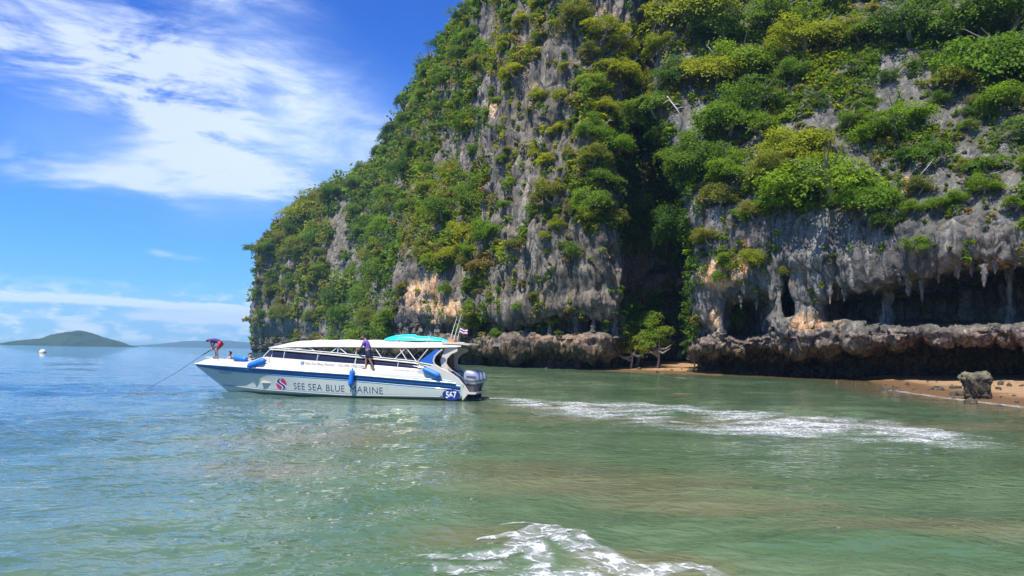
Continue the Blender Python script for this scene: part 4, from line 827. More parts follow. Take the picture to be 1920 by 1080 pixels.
for sd in (1, -1):
    strip('stripe', lambda x: sheer_z(x) - ip(x, [0, 5, 13, 15.1], [.29, .28, .25, .11]), lambda x: sheer_z(x) - .045, NAVY, 0.12, 15.0, sd, .006)
    strip('stripe', lambda x: sheer_z(x) - ip(x, [0, 5, 13, 15.1], [.345, .335, .30, .13]), lambda x: sheer_z(x) - ip(x, [0, 5, 13, 15.1], [.30, .29, .26, .115]), SKYB, 0.12, 14.8, sd, .006)
    strip('rub_rail', lambda x: sheer_z(x) - .035, lambda x: sheer_z(x) + .035, WHITEP, 0.35, 15.05, sd, .05)
    strip('chine_rail', lambda x: chine_z(x) - .01, lambda x: chine_z(x) + .045, GREYL, 1.12, 13.45, sd, .03)
# coaming, deck, cabin side: all heights measured on the near side
def coam_z(x): return ip(x, [0.2, .75, 2, 4.8, 8, 10, 11, 12, 13, 14.2, 15.0], [.98, 1.22, 1.36, 1.40, 1.52, 1.60, 1.62, 1.64, 1.66, 1.66, 1.50])
def deck_half(x): return np.maximum(sheer_y(x) - .06, .005)
xs = np.linspace(.35, 15.03, 80); V = []
for x in xs:
    h_, zc, zs = deck_half(x), coam_z(x), sheer_z(x); hi = max(h_ - .10, .003); cr = ip(x, [10.6, 11.5, 14.4, 15], [.0, .09, .12, .01])
    V.append([(x, h_ + .03, zs + .02), (x, h_, zs + (zc - zs) * .75), (x, hi, zc), (x, hi * .72, zc + cr * .7), (x, max(hi * .55, .002), zc + cr)])
V = np.array(V)
for sd in (1, -1): obj_np('deck', V * np.array([1, sd, 1]), grid_quads(*V.shape[:2]), GEL, boat, smooth=True)
# foredeck between the side decks, with the open bow well the two seated people look out of
bm = bmesh.new()
def yin(x): return float(max((deck_half(x) - .10) * .55, .002))
def zin(x): return float(coam_z(x) + ip(x, [10.6, 11.5, 14.4, 15], [.0, .09, .12, .01]))
fx = np.linspace(13.75, 15.03, 10); a = [bm.verts.new((x, yin(x), zin(x))) for x in fx]; b_ = [bm.verts.new((x, -yin(x), zin(x))) for x in fx]
for i in range(9): bm.faces.new((a[i], a[i + 1], b_[i + 1], b_[i]))
wx = np.linspace(11.2, 13.75, 8); top = [[bm.verts.new((x, s_ * yin(x), zin(x))) for x in wx] for s_ in (1, -1)]; lo = [[bm.verts.new((x, s_ * yin(x), 1.02)) for x in wx] for s_ in (1, -1)]
for k in (0, 1):
    for i in range(7): bm.faces.new((top[k][i], top[k][i + 1], lo[k][i + 1], lo[k][i]))
for i in range(7): bm.faces.new((lo[0][i], lo[0][i + 1], lo[1][i + 1], lo[1][i]))
bm.faces.new((top[0][-1], top[1][-1], lo[1][-1], lo[0][-1]))
obj_bm('bow_well', bm, GEL, boat)
bm = bmesh.new(); add_box(bm, 14.0, 14.42, -.14, .12, 1.775, 1.86); bmesh.ops.bevel(bm, geom=bm.edges[:], offset=.02, segments=2); obj_bm('anchor_locker', bm, GEL, boat)
for sd in (1, -1): obj_bm('cleat', tube([(13.4, sd * .55, 1.70), (13.38, sd * .55, 1.76), (13.7, sd * .5, 1.765)], .018, 6), STEEL, boat)
def wtop(x): return float(ip(x, [1.3, 2.48, 6.96, 9.8, 10.26], [1.52, 1.77, 2.12, 2.30, 2.31]))
def wbot(x): return float(ip(x, [1.3, 2.2, 4.1, 6.9, 10.68], [1.44, 1.48, 1.60, 1.73, 1.93]))
def cab_y(x): return float(ip(x, [0.8, 2.5, 7, 9.5, 10.3, 10.8], [1.36, 1.30, 1.24, 1.10, .95, .80]))
for sd in (1, -1):
    xs = np.linspace(.95, 10.95, 50); V = []
    for x in xs:
        zb = float(coam_z(x)) - .04; zt = min(wbot(x), wbot(x)) if x < 10.68 else ip(x, [10.68, 10.95], [1.93, 1.80]); zt = max(zt, zb + .02)
        V.append([(x, sd * (cab_y(x) + .10), zb), (x, sd * (cab_y(x) + .045), zt - .03), (x, sd * (cab_y(x) + .02), zt), (x, sd * (cab_y(x) - .08), zt)])
    obj_np('cabin_side', np.array(V), grid_quads(50, 4), GEL, boat, smooth=False)
    # windows: a framed run of dark panes with pale mullions between
    brk = [10.18, 9.45, 7.6, 5.55, 3.35, 1.42]
    for x1, x0 in zip(brk[:-1], brk[1:]):
        n_ = 8; xs = np.linspace(x0 + .02, x1 - .02, n_)
        V = [[(x, sd * (cab_y(x) + .02), wbot(x) + .005), (x, sd * (cab_y(x) - .03), wtop(x) - .04), (x, sd * (cab_y(x) - .06), wtop(x) - .04), (x, sd * (cab_y(x) - .02), wbot(x) + .005)] for x in xs]
        obj_np('window_pane', np.array(V), grid_quads(n_, 4), PANE, boat)
        obj_bm('mullion', tube([(x1, sd * (cab_y(x1) + .025), wbot(x1)), (x1 - .03, sd * (cab_y(x1) - .02), wtop(x1) - .03)], .016, 6), ALU, boat)
    xs = np.linspace(1.30, 10.26, 40); V = [[(x, sd * (cab_y(x) + .02), wtop(x) - .045), (x, sd * (cab_y(x) + .035), wtop(x)), (x, sd * (cab_y(x) - .03), wtop(x) + .03), (x, sd * (cab_y(x) - .09), wtop(x) - .03)] for x in xs]
    obj_np('window_rail', np.array(V), grid_quads(40, 4), GEL, boat)
# raked front screen
bm = bmesh.new(); q = [(10.70, .80, 1.93), (10.26, .92, 2.30), (10.34, .3, 2.33), (10.82, .26, 1.95)]
def quadv(bm, pts, th=.025):
    a = [bm.verts.new(p) for p in pts]; b_ = [bm.verts.new((p[0] - th, p[1], p[2] - th)) for p in pts]; bm.faces.new(a); bm.faces.new(b_[::-1])
    for k in range(len(pts)): bm.faces.new((a[k], b_[k], b_[(k + 1) % len(pts)], a[(k + 1) % len(pts)]))
for sd in (1, -1):
    bm = bmesh.new(); quadv(bm, [(x, sd * y, z) for x, y, z in q]); obj_bm('screen_pane', bm, PANE, boat)
    bm = bmesh.new(); quadv(bm, [(10.68, sd * .80, 1.93), (10.24, sd * .93, 2.30), (10.16, sd * .99, 2.30), (10.2, sd * 1.0, 1.92)], .02); obj_bm('screen_pane', bm, PANE, boat)
    obj_bm('screen_frame', tube([(10.72, sd * .81, 1.93), (10.27, sd * .95, 2.32), (10.36, sd * .3, 2.345), (10.37, 0, 2.35)], .025, 6), ALU, boat)
bm = bmesh.new(); quadv(bm, [(10.83, .25, 1.95), (10.35, .29, 2.33), (10.35, -.29, 2.33), (10.83, -.25, 1.95)]); obj_bm('screen_pane', bm, PANE, boat)
bm = bmesh.new(); quadv(bm, [(11.2, 1.0, 1.72), (10.68, .84, 1.935), (10.83, .1, 1.96), (11.25, .1, 1.80)], .03); quadv(bm, [(11.2, -1.0, 1.72), (10.68, -.84, 1.935), (10.83, -.1, 1.96), (11.25, -.1, 1.80)], .03); quadv(bm, [(11.25, .1, 1.8), (10.83, .1, 1.96), (10.83, -.1, 1.96), (11.25, -.1, 1.8)], .03); obj_bm('cabin_front', bm, GEL, boat)
# interior
bm = bmesh.new(); add_box(bm, .6, 10.6, -1.2, 1.2, .60, .66); obj_bm('sole', bm, BEIGE, boat)
for i, x in enumerate(np.arange(1.9, 9.6, .95)):
    for sd in (1, -1):
        bm = bmesh.new(); add_prism(bm, [(x, .66), (x + .42, .66), (x + .45, 1.08), (x - .02, 1.12)], sd * .35, sd * 1.12); add_prism(bm, [(x - .04, 1.08), (x + .06, 1.10), (x - .03, 1.72 + .03 * (i % 2)), (x - .12, 1.72)], sd * .35, sd * 1.12)
        obj_bm('seat', bm, BROWNV, boat)
bm = bmesh.new(); add_prism(bm, [(1.05, .66), (1.35, .66), (1.25, 2.3), (1.12, 2.3)], -1.05, -.15); obj_bm('console', bm, BROWNV, boat)
# canopy roof
def can(x): return float(ip(x, [.2, 1, 4.3, 7, 8.8, 9.8, 10.2, 10.6], [2.80, 2.84, 2.87, 2.86, 2.80, 2.62, 2.53, 2.43]))
def canh(x): return float(ip(x, [.2, 1.2, 8, 9.4, 10.2, 10.6], [1.05, 1.25, 1.2, 1.05, .85, .55]))
def canedge(x): return float(ip(x, [.2, 1, 3, 7, 9.2, 10.2, 10.6], [2.60, 2.56, 2.52, 2.50, 2.45, 2.40, 2.38]))
xs = np.linspace(.25, 10.6, 60); V, U = [], []
for x in xs:
    h_, zt, ze = canh(x), can(x), canedge(x); sag = .018 * math.sin(x * 4.2)
    sec = [(s_ * h_ * f, ze + (zt - ze) * (1 - abs(f)**2.6) + sag * (1 - f * f)) for s_, f in [(-1, 1), (-1, .93), (-1, .75), (-1, .5), (-1, .2), (1, .2), (1, .5), (1, .75), (1, .93), (1, 1)]]
    V.append([(x, y, z) for y, z in sec]); U.append([(x, y * .985, z - .045) for y, z in sec])
V, U = np.array(V), np.array(U); obj_np('canopy', V, grid_quads(60, 10), CREAM, boat, smooth=True); obj_np('canopy_lining', U, grid_quads(60, 10), TANI, boat, smooth=True)
for sd in (1, -1):
    c = [(x, sd * (canh(x) + .005), canedge(x) - .01) for x in np.linspace(.4, 10.55, 30)]; obj_bm('canopy_hem', tube(c, .035, 6), CREAM, boat)
    def top_(x): return (x, sd * (canh(x) - .04), canedge(x) - .02)
    def rail_(x): return (x, sd * (cab_y(x) - .02), wtop(x) + .09)
    obj_bm('grab_rail', tube([(x, sd * (cab_y(x) - .02), wtop(x) + .09) for x in np.linspace(2.1, 9.9, 30)], .02, 6), ALU, boat)
    for x in (3.1, 5.2, 7.4, 9.4): obj_bm('rail_post', tube([(x, sd * (cab_y(x) - .03), wtop(x)), rail_(x)], .014, 5), ALU, boat)
    for a, b_ in [(9.72, 9.72), (8.15, 8.85), (8.15, 7.75), (6.52, 6.88), (6.52, 6.52), (6.52, 6.02), (5.55, 5.55), (4.62, 4.20), (4.62, 5.05), (2.98, 3.52), (2.98, 2.40), (3.35, 2.9)]:
        obj_bm('strut', tube([top_(a), rail_(b_)], .019, 6), ALU, boat)
    # aft arch: blue wing with white edging, then the sweeping cap down to the platform
    ya, yb = sd * 1.28, sd * 1.34
    wing = [(1.44, 2.44), (1.16, 2.42), (1.36, 2.26), (1.52, 2.08), (1.58, 1.88), (1.50, 1.70), (2.26, 1.83)]
    bm = bmesh.new(); add_prism(bm, wing, ya, yb); obj_bm('wing_panel', bm, BLUE, boat)
    obj_bm('wing_edge', tube([(x, sd * 1.345, z) for x, z in [(1.82, 2.44), (2.30, 1.86), (2.28, 1.79), (1.5, 1.665), (1.0, 1.49)]], .035, 6), GEL, boat)
    obj_bm('wing_edge', tube([(x, sd * 1.345, z) for x, z in [(1.10, 2.44), (1.31, 2.27), (1.47, 2.09), (1.53, 1.88), (1.46, 1.70), (1.15, 1.52), (.75, 1.36), (.28, 1.05), (-.06, .68), (-.28, .36)]], .045, 8), GEL, boat)
    quarter = [(2.3, 1.30), (2.25, 1.46), (1.48, 1.68), (1.12, 1.50), (.74, 1.33), (.28, 1.03), (-.06, .67), (-.26, .36), (-.22, .30), (.02, .02), (.02, .75), (.5, .84)]
    bm = bmesh.new(); add_prism(bm, quarter, sd * 1.40, sd * 1.47); obj_bm('quarter_panel', bm, GEL, boat)
    strip('stripe', lambda x: sheer_z(x) + .0, lambda x: sheer_z(x) + ip(x, [.4, 1, 3, 5.2], [.11, .13, .10, .01]), SKYB, .42, 5.2, sd, .022)
    # arch leg curving back under the roof overhang
    leg = [(1.02, 2.60), (.62, 2.56), (.40, 2.48), (.42, 2.36), (.72, 2.22), (.92, 2.0), (.95, 1.78), (.84, 1.60), (.6, 1.40), (.9, 1.38), (1.2, 1.60), (1.25, 1.95), (1.1, 2.3)]
    bm = bmesh.new(); add_prism(bm, leg, sd * .98, sd * 1.10); obj_bm('arch_leg', bm, BEIGE, boat)
    obj_bm('stern_rail', tube([(.86, sd * 1.15, 1.55), (.55, sd * 1.2, 1.42), (.1, sd * 1.22, 1.12), (-.12, sd * 1.22, .85)], .022, 6), STEEL, boat)
bm = bmesh.new(); add_prism(bm, [(1.25, 2.72), (.3, 2.70), (-.12, 2.66), (-.2, 2.72), (-.02, 2.76), (.4, 2.80), (1.2, 2.86)], -1.0, 1.0); bmesh.ops.bevel(bm, geom=bm.edges[:], offset=.015, segments=2); obj_bm('arch_top', bm, GEL, boat)
bm = bmesh.new(); add_prism(bm, [(-.62, .33), (.05, .33), (.05, .41), (-.62, .41)], -1.3, 1.42); bmesh.ops.bevel(bm, geom=bm.edges[:], offset=.02, segments=2); obj_bm('swim_platform', bm, GEL, boat)
bm = bmesh.new(); add_prism(bm, [(.0, .40), (.15, .40), (.95, 1.30), (.80, 1.30)], -1.38, 1.38); obj_bm('stern_bulkhead', bm, BEIGE, boat)
bm = bmesh.new(); add_box(bm, 1.9, 2.0, -1.05, -.3, 1.5, 2.25); obj_bm('companion_door', bm, BROWNV, boat)
# outboards on the transom
for y in (-.78, 0.0, .78):
    o = link(bpy.data.objects.new('outboard_motor', None), boat); o.location = (-.02, y, .04); o.scale = (.9, .9, .93)
    def rb(bm, rings):
        rr = []
        for (x0, x1, hw, z, tilt) in rings:
            ring = []
            for k in range(16):
                a = 2 * math.pi * k / 16; ca, sa = math.cos(a), math.sin(a); ex = .62
                ring.append(bm.verts.new(((x0 + x1) / 2 + (x1 - x0) / 2 * math.copysign(abs(ca)**ex, ca), hw * math.copysign(abs(sa)**ex, sa), z + tilt * ca)))
            rr.append(ring)
        for a, b_ in zip(rr[:-1], rr[1:]):
            for k in range(16): bm.faces.new((a[k], a[(k + 1) % 16], b_[(k + 1) % 16], b_[k]))
        bm.faces.new(rr[0][::-1]); bm.faces.new(rr[-1])
    bm = bmesh.new(); rb(bm, [(-.60, .06, .20, .80, 0), (-.70, .12, .26, .88, 0), (-.74, .16, .28, 1.05, .01), (-.70, .17, .27, 1.25, .02), (-.60, .13, .24, 1.40, .03), (-.46, .04, .17, 1.49, .03), (-.34, -.06, .08, 1.515, .02)]); obj_bm('cowling', bm, ENG, o, True)
    bm = bmesh.new(); rb(bm, [(-.715, .135, .268, .955, 0), (-.73, .15, .288, .99, 0), (-.735, .152, .292, 1.03, 0)]); obj_bm('cowling_band', bm, ENGD, o, True)
    for s_ in (1, -1):
        bm = bmesh.new(); add_prism(bm, [(-.60, 1.10), (-.08, 1.16), (-.02, 1.24), (-.55, 1.22)], s_ * .272, s_ * .292); obj_bm('side_badge', bm, ENGD, o)
    bm = bmesh.new(); rb(bm, [(-.44, -.08, .10, .05, 0), (-.46, -.02, .13, .45, 0), (-.56, .04, .18, .78, 0), (-.58, .05, .19, .83, 0)]); obj_bm('midsection', bm, ENGD, o, True)
    bm = bmesh.new(); add_prism(bm, [(-.10, .30), (.10, .30), (.10, .72), (-.04, .75)], -.13, .13); obj_bm('bracket', bm, ENGD, o)
    bm = bmesh.new(); add_prism(bm, [(-.80, .02), (-.1, .02), (-.1, .055), (-.82, .05)], -.16, .16); obj_bm('cavitation_plate', bm, ENGD, o)
    bm = bmesh.new(); rb(bm, [(-.62, -.10, .06, -.5, 0), (-.50, -.12, .05, -.1, 0), (-.48, -.1, .05, .04, 0)]); obj_bm('gearcase', bm, ENGD, o, True)
# radio whips and the flag on the arch
for (x, y, dx, l_) in [(.98, .35, -.28, 1.30), (.86, .12, -.30, 1.36)]:
    obj_bm('antenna', tube([(x, y, 2.84), (x - .06, y, 3.15), (x - .06 + dx, y, 2.84 + l_)], [.022, .018, .008], 6), ALU, boat)
bm = bmesh.new(); add_box(bm, .72, 1.05, .0, .5, 2.84, 2.97); bmesh.ops.bevel(bm, geom=bm.edges[:], offset=.04, segments=2); obj_bm('antenna_mount', bm, plain('orange_mount', (.62, .22, .08), .5), boat)
fp = obj_bm('flagpole', tube([(.74, .0, 2.8), (.56, .0, 3.55)], .014, 6), ALU, boat)
fr, fw_ = [], 12
for (c0, c1, mt, nm) in [(0, 1 / 6, REDP, 'flag_band'), (1 / 6, 2 / 6, WHITEP, 'flag_band'), (2 / 6, 4 / 6, plain('flag_violet', (.13, .07, .42), .7), 'flag_band'), (4 / 6, 5 / 6, WHITEP, 'flag_band'), (5 / 6, 1, REDP, 'flag_band')]:
    V = [[(.575 - u * .40 + .02 * c, .04 * math.sin(u * 7), 3.55 - c * .26 - .09 * u + .025 * math.sin(u * 8 + c)) for u in np.linspace(0, 1, fw_)] for c in (c0, c1)]
    obj_np(nm, np.array(V), grid_quads(2, fw_), mt, fp)
# lettering printed on the near side of the hull
def text_mesh(body, size, space=1.0, shear=0.0, off=0.0):
    cu = bpy.data.curves.new('txt', 'FONT'); cu.body = body; cu.size = size; cu.space_character = space; cu.shear = shear; cu.fill_mode = 'FRONT'; cu.resolution_u = 4; cu.space_word = 1.3; cu.offset = off
    o = bpy.data.objects.new('txt', cu); COL.objects.link(o); bpy.context.view_layer.update()
    me = bpy.data.meshes.new_from_object(o.evaluated_get(bpy.context.evaluated_depsgraph_get())); bpy.data.objects.remove(o); return me
def lay(name, me, mat, x_left, z0, x_right=None, zslope=0.0, surf='hull', lift=.008, parent=None, center=False):
    """text runs towards the stern (falling local x) along the near side"""
    bm = bmesh.new(); bm.from_mesh(me); bmesh.ops.subdivide_edges(bm, edges=[e for e in bm.edges if e.calc_length() > .25], cuts=2)
    u0 = min(v.co.x for v in bm.verts); u1 = max(v.co.x for v in bm.verts); k = 1.0 if x_right is None else (x_left - x_right) / (u1 - u0); zm = (min(v.co.y for v in bm.verts) + max(v.co.y for v in bm.verts)) / 2 if center else 0
    for v in bm.verts:
        x = x_left - (v.co.x - u0) * k; z = z0 + v.co.y - zm + zslope * (x_left - x)
        v.co = (x, (float(hull_y(x, z)) if surf == 'hull' else cab_y(x) + .10 - .055 * (z - coam_z(x)) / max(.1, wbot(x) - coam_z(x))) + lift, z)
    m2 = bpy.data.meshes.new(name); bm.to_mesh(m2); bm.free(); m2.materials.append(mat); return link(bpy.data.objects.new(name, m2), parent or boat)
for wd_, xa, xb in (('SEE', 8.72, 8.10), ('SEA', 7.90, 7.16), ('BLUE', 6.95, 5.98), ('MARINE', 5.68, 4.0)): lay('lettering', text_mesh(wd_, .46, 1.06, off=-.004), LETTER, xa, .345 - .024 * (8.72 - xa), xb, -.024)
lay('lettering', text_mesh('See Sea Blue Marine   Tel. 095 796 1290', .17), LETG, 8.18, 1.60, 5.05, -.034, 'cab', .012)
lay('lettering', text_mesh('seaseablue@gmail.com', .13), LETG, 3.55, 1.385, 2.15, -.03, 'cab', .012)
lay('lettering', text_mesh('Prince King 19', .14, 1.0, .2), LETTER, 13.42, 1.0, 12.55, -.006)
bm = bmesh.new(); add_prism(bm, [(8.44, 1.585), (8.28, 1.580), (8.28, 1.72), (8.44, 1.725)], cab_y(8.3) + .04, cab_y(8.3) + .095); bd_ = obj_bm('social_badge', bm, FBB, boat)
lay('badge_letter', text_mesh('f', .16), WHITEP, 8.38, 1.60, None, 0, 'cab', .035, bd_)
def disc(name, cx, cz, rx, rz, mat, lift, parent, fn=None, n=36):
    pts = fn if fn else [(cx + rx * math.cos(2 * math.pi * k / n), cz + rz * math.sin(2 * math.pi * k / n)) for k in range(n)]
    bm = bmesh.new(); c = bm.verts.new((cx, float(hull_y(cx, cz)) + lift, cz)); r = [bm.verts.new((x, float(hull_y(x, z)) + lift, z)) for x, z in pts]
    if fn: bm.faces.new(r); bm.verts.remove(c)
    else:
        for k in range(n): bm.faces.new((c, r[k], r[(k + 1) % n]))
    return obj_bm(name, bm, mat, parent)
ov = disc('number_oval', .57, .285, .44, .265, plain('oval_blue', (.018, .03, .21), .35), .008, boat); lay('number', text_mesh('567', .44, 1.0, off=.012), WHITEP, .84, .285, .31, 0, 'hull', .014, ov, True)
# round emblem: red left and right lobes, white S ribbon with navy lower curl
em = disc('emblem', 9.43, .58, .30, .30, plain('emblem_crimson', (.50, .03, .13), .4), .010, boat)
def ribbon(name, mat, lift, w0, sgn, t0=0, t1=1, dx=0):
    up, dn = [], []
    for t in np.linspace(t0, t1, 26):
        z = .58 + .285 * (1 - 2 * t); x = 9.43 + dx + sgn * .17 * math.sin(2 * math.pi * (t - .02)) ; wd = w0 * (.35 + .9 * math.sin(math.pi * t)); up.append((x + wd, z)); dn.append((x - wd, z))
    bm = bmesh.new(); a = [bm.verts.new((x, float(hull_y(x, z)) + lift, z)) for x, z in up]; b_ = [bm.verts.new((x, float(hull_y(x, z)) + lift, z)) for x, z in dn]
    for i in range(len(a) - 1): bm.faces.new((a[i], a[i + 1], b_[i + 1], b_[i]))
    return obj_bm(name, bm, mat, em)
ribbon('emblem_ribbon', WHITEP, .014, .135, 1); ribbon('emblem_ribbon', plain('emblem_navy', (.015, .05, .20), .4), .018, .075, 1, .03, .97, .0)

# ------------------------------------------------------------------ things carried by the boat
def fender(a, b_, r, label, tie=None):
    a, b_ = np.array(a, float), np.array(b_, float); A, B = Vector(BW(*a)), Vector(BW(*b_)); d = B - A; L = d.length
    e = thing('fender', label, 'boat fender', (A + B) / 2, 0, 'blue boat fenders'); e.rotation_euler = d.to_track_quat('Z', 'Y').to_euler()
    pr_ = [(-.5, .28), (-.485, .62), (-.45, .88), (-.40, 1.0), (-.2, 1.04), (0, 1.0), (.2, 1.03), (.40, 1.0), (.45, .88), (.485, .62), (.5, .28)]; bm = bmesh.new()
    add_tube(bm, [(0, 0, L * t) for t, _ in pr_], [r * q for _, q in pr_], 14); obj_bm('fender_body', bm, FENDM, e, True)
    for s_ in (1, -1):
        bm = bmesh.new(); add_tube(bm, [(0, 0, s_ * L * .47), (0, 0, s_ * L * .53), (0, 0, s_ * (L * .53 + .05))], [r * .42, r * .34, r * .12], 10); obj_bm('end_cap', bm, FENDD, e, True)
    if tie is not None:
        inv = (Matrix.Translation((A + B) / 2) @ e.rotation_euler.to_matrix().to_4x4()).inverted(); obj_bm('rope', tube([inv @ Vector(BW(*t)) for t in tie], .012, 5), ROPEM, e)
fender((12.42, .72, 1.84), (11.58, .90, 1.74), .145, 'blue fender lying on the foredeck nearest the bow, beside a seated head', [(11.55, .9, 1.74), (11.3, .6, 1.85)])
fender((11.28, 1.28, 1.44), (10.34, 1.32, 1.74), .15, 'blue fender tilted on the rail just ahead of the cabin screen', [(10.32, 1.3, 1.75), (10.3, 1.0, 1.92)])
fender((5.53, 1.66, 1.38), (5.60, 1.68, .60), .125, 'blue fender hanging upright over the lettering on the boat side', [(5.53, 1.66, 1.42), (5.5, 1.3, 2.0)])
fender((1.98, 1.52, 1.50), (1.12, 1.60, 1.16), .135, 'blue fender slung below the blue wing panel near the stern', [(2.0, 1.5, 1.52), (2.25, 1.36, 1.72)])
# upturned turquoise kayak on the roof
ky = thing('kayak', 'turquoise kayak lying upside down on the cream canopy roof', 'kayak', BW(2.75, .30, 2.87), BROT)
V = []
for i, u in enumerate(np.linspace(-1, 1, 30)):
    f = (1 - abs(u)**2.6)**.6 if abs(u) < 1 else 0.0; hw, hh = .38 * max(f, .02), .27 * max(f, .03) * (1.12 if u > 0 else .8)
    V.append([(u * 1.72, hw * math.cos(a), -.01 + hh * math.sin(a)**.8 if math.sin(a) > 0 else -.01) for a in np.linspace(0, math.pi, 13)])
obj_np('kayak_hull', np.array(V), grid_quads(30, 13), TURQ, ky, smooth=True)
obj_bm('gunwale', tube([(u * 1.70, .37 * (1 - abs(u)**2.6)**.6, .0) for u in np.linspace(-.99, .99, 24)], .03, 6), TURQP, ky); obj_bm('gunwale', tube([(u * 1.70, -.37 * (1 - abs(u)**2.6)**.6, .0) for u in np.linspace(-.99, .99, 24)], .03, 6), TURQP, ky)
obj_bm('keel_strip', tube([(u * 1.6, 0, .27 * (1 - abs(u)**2.6)**.6 * (1.12 if u > 0 else .8)) for u in np.linspace(-.9, .9, 20)], .018, 6), TURQP, ky)
for x in (-.75, .8): obj_bm('lashing', tube([(x, .6, -.05), (x, .38, .02), (x, .2, .23), (x, 0, .30), (x, -.2, .23), (x, -.38, .02), (x, -.6, -.05)], .016, 5), ROPEM, ky)

# ------------------------------------------------------------------ people
SKIN = plain('skin', (0.30, 0.145, 0.085), 0.55, vary=.1); SKINL = plain('skin_fair', (0.46, 0.26, 0.18), 0.55, vary=.1); HAIR = plain('hair', (0.012, 0.010, 0.010), 0.6); PURPLE = plain('purple_shirt', (0.19, 0.11, 0.50), .8, vary=.2, scale=9); NAVYC = plain('navy_shorts', (0.016, 0.018, 0.05), .85, vary=.2); INDIGO = plain('indigo_shirt', (0.045, 0.028, 0.16), .8, vary=.2); REDC = plain('red_shorts', (0.52, 0.03, 0.05), .8, vary=.15); EYEW = plain('eye_white', (.8, .78, .75), .3)
def skin_obj(name, verts, edges, radii, mat, parent, root=0, sub=1):
    me = bpy.data.meshes.new(name); me.from_pydata([tuple(v) for v in verts], edges, []); o = bpy.data.objects.new(name, me); COL.objects.link(o)
    sk = o.modifiers.new('skin', 'SKIN'); sk.use_smooth_shade = True; ss = o.modifiers.new('sub', 'SUBSURF'); ss.levels = sub; ss.render_levels = sub
    lay_ = me.skin_vertices[0].data
    for i, r in enumerate(radii): lay_[i].radius = (r, r) if not isinstance(r, tuple) else r
    lay_[root].use_root = True
    bpy.context.view_layer.update(); m2 = bpy.data.meshes.new_from_object(o.evaluated_get(bpy.context.evaluated_depsgraph_get())); bpy.data.objects.remove(o)
    m2.name = name; m2.materials.clear(); m2.materials.append(mat); m2.polygons.foreach_set('use_smooth', np.ones(len(m2.polygons), bool))
    return link(bpy.data.objects.new(name, m2), parent)
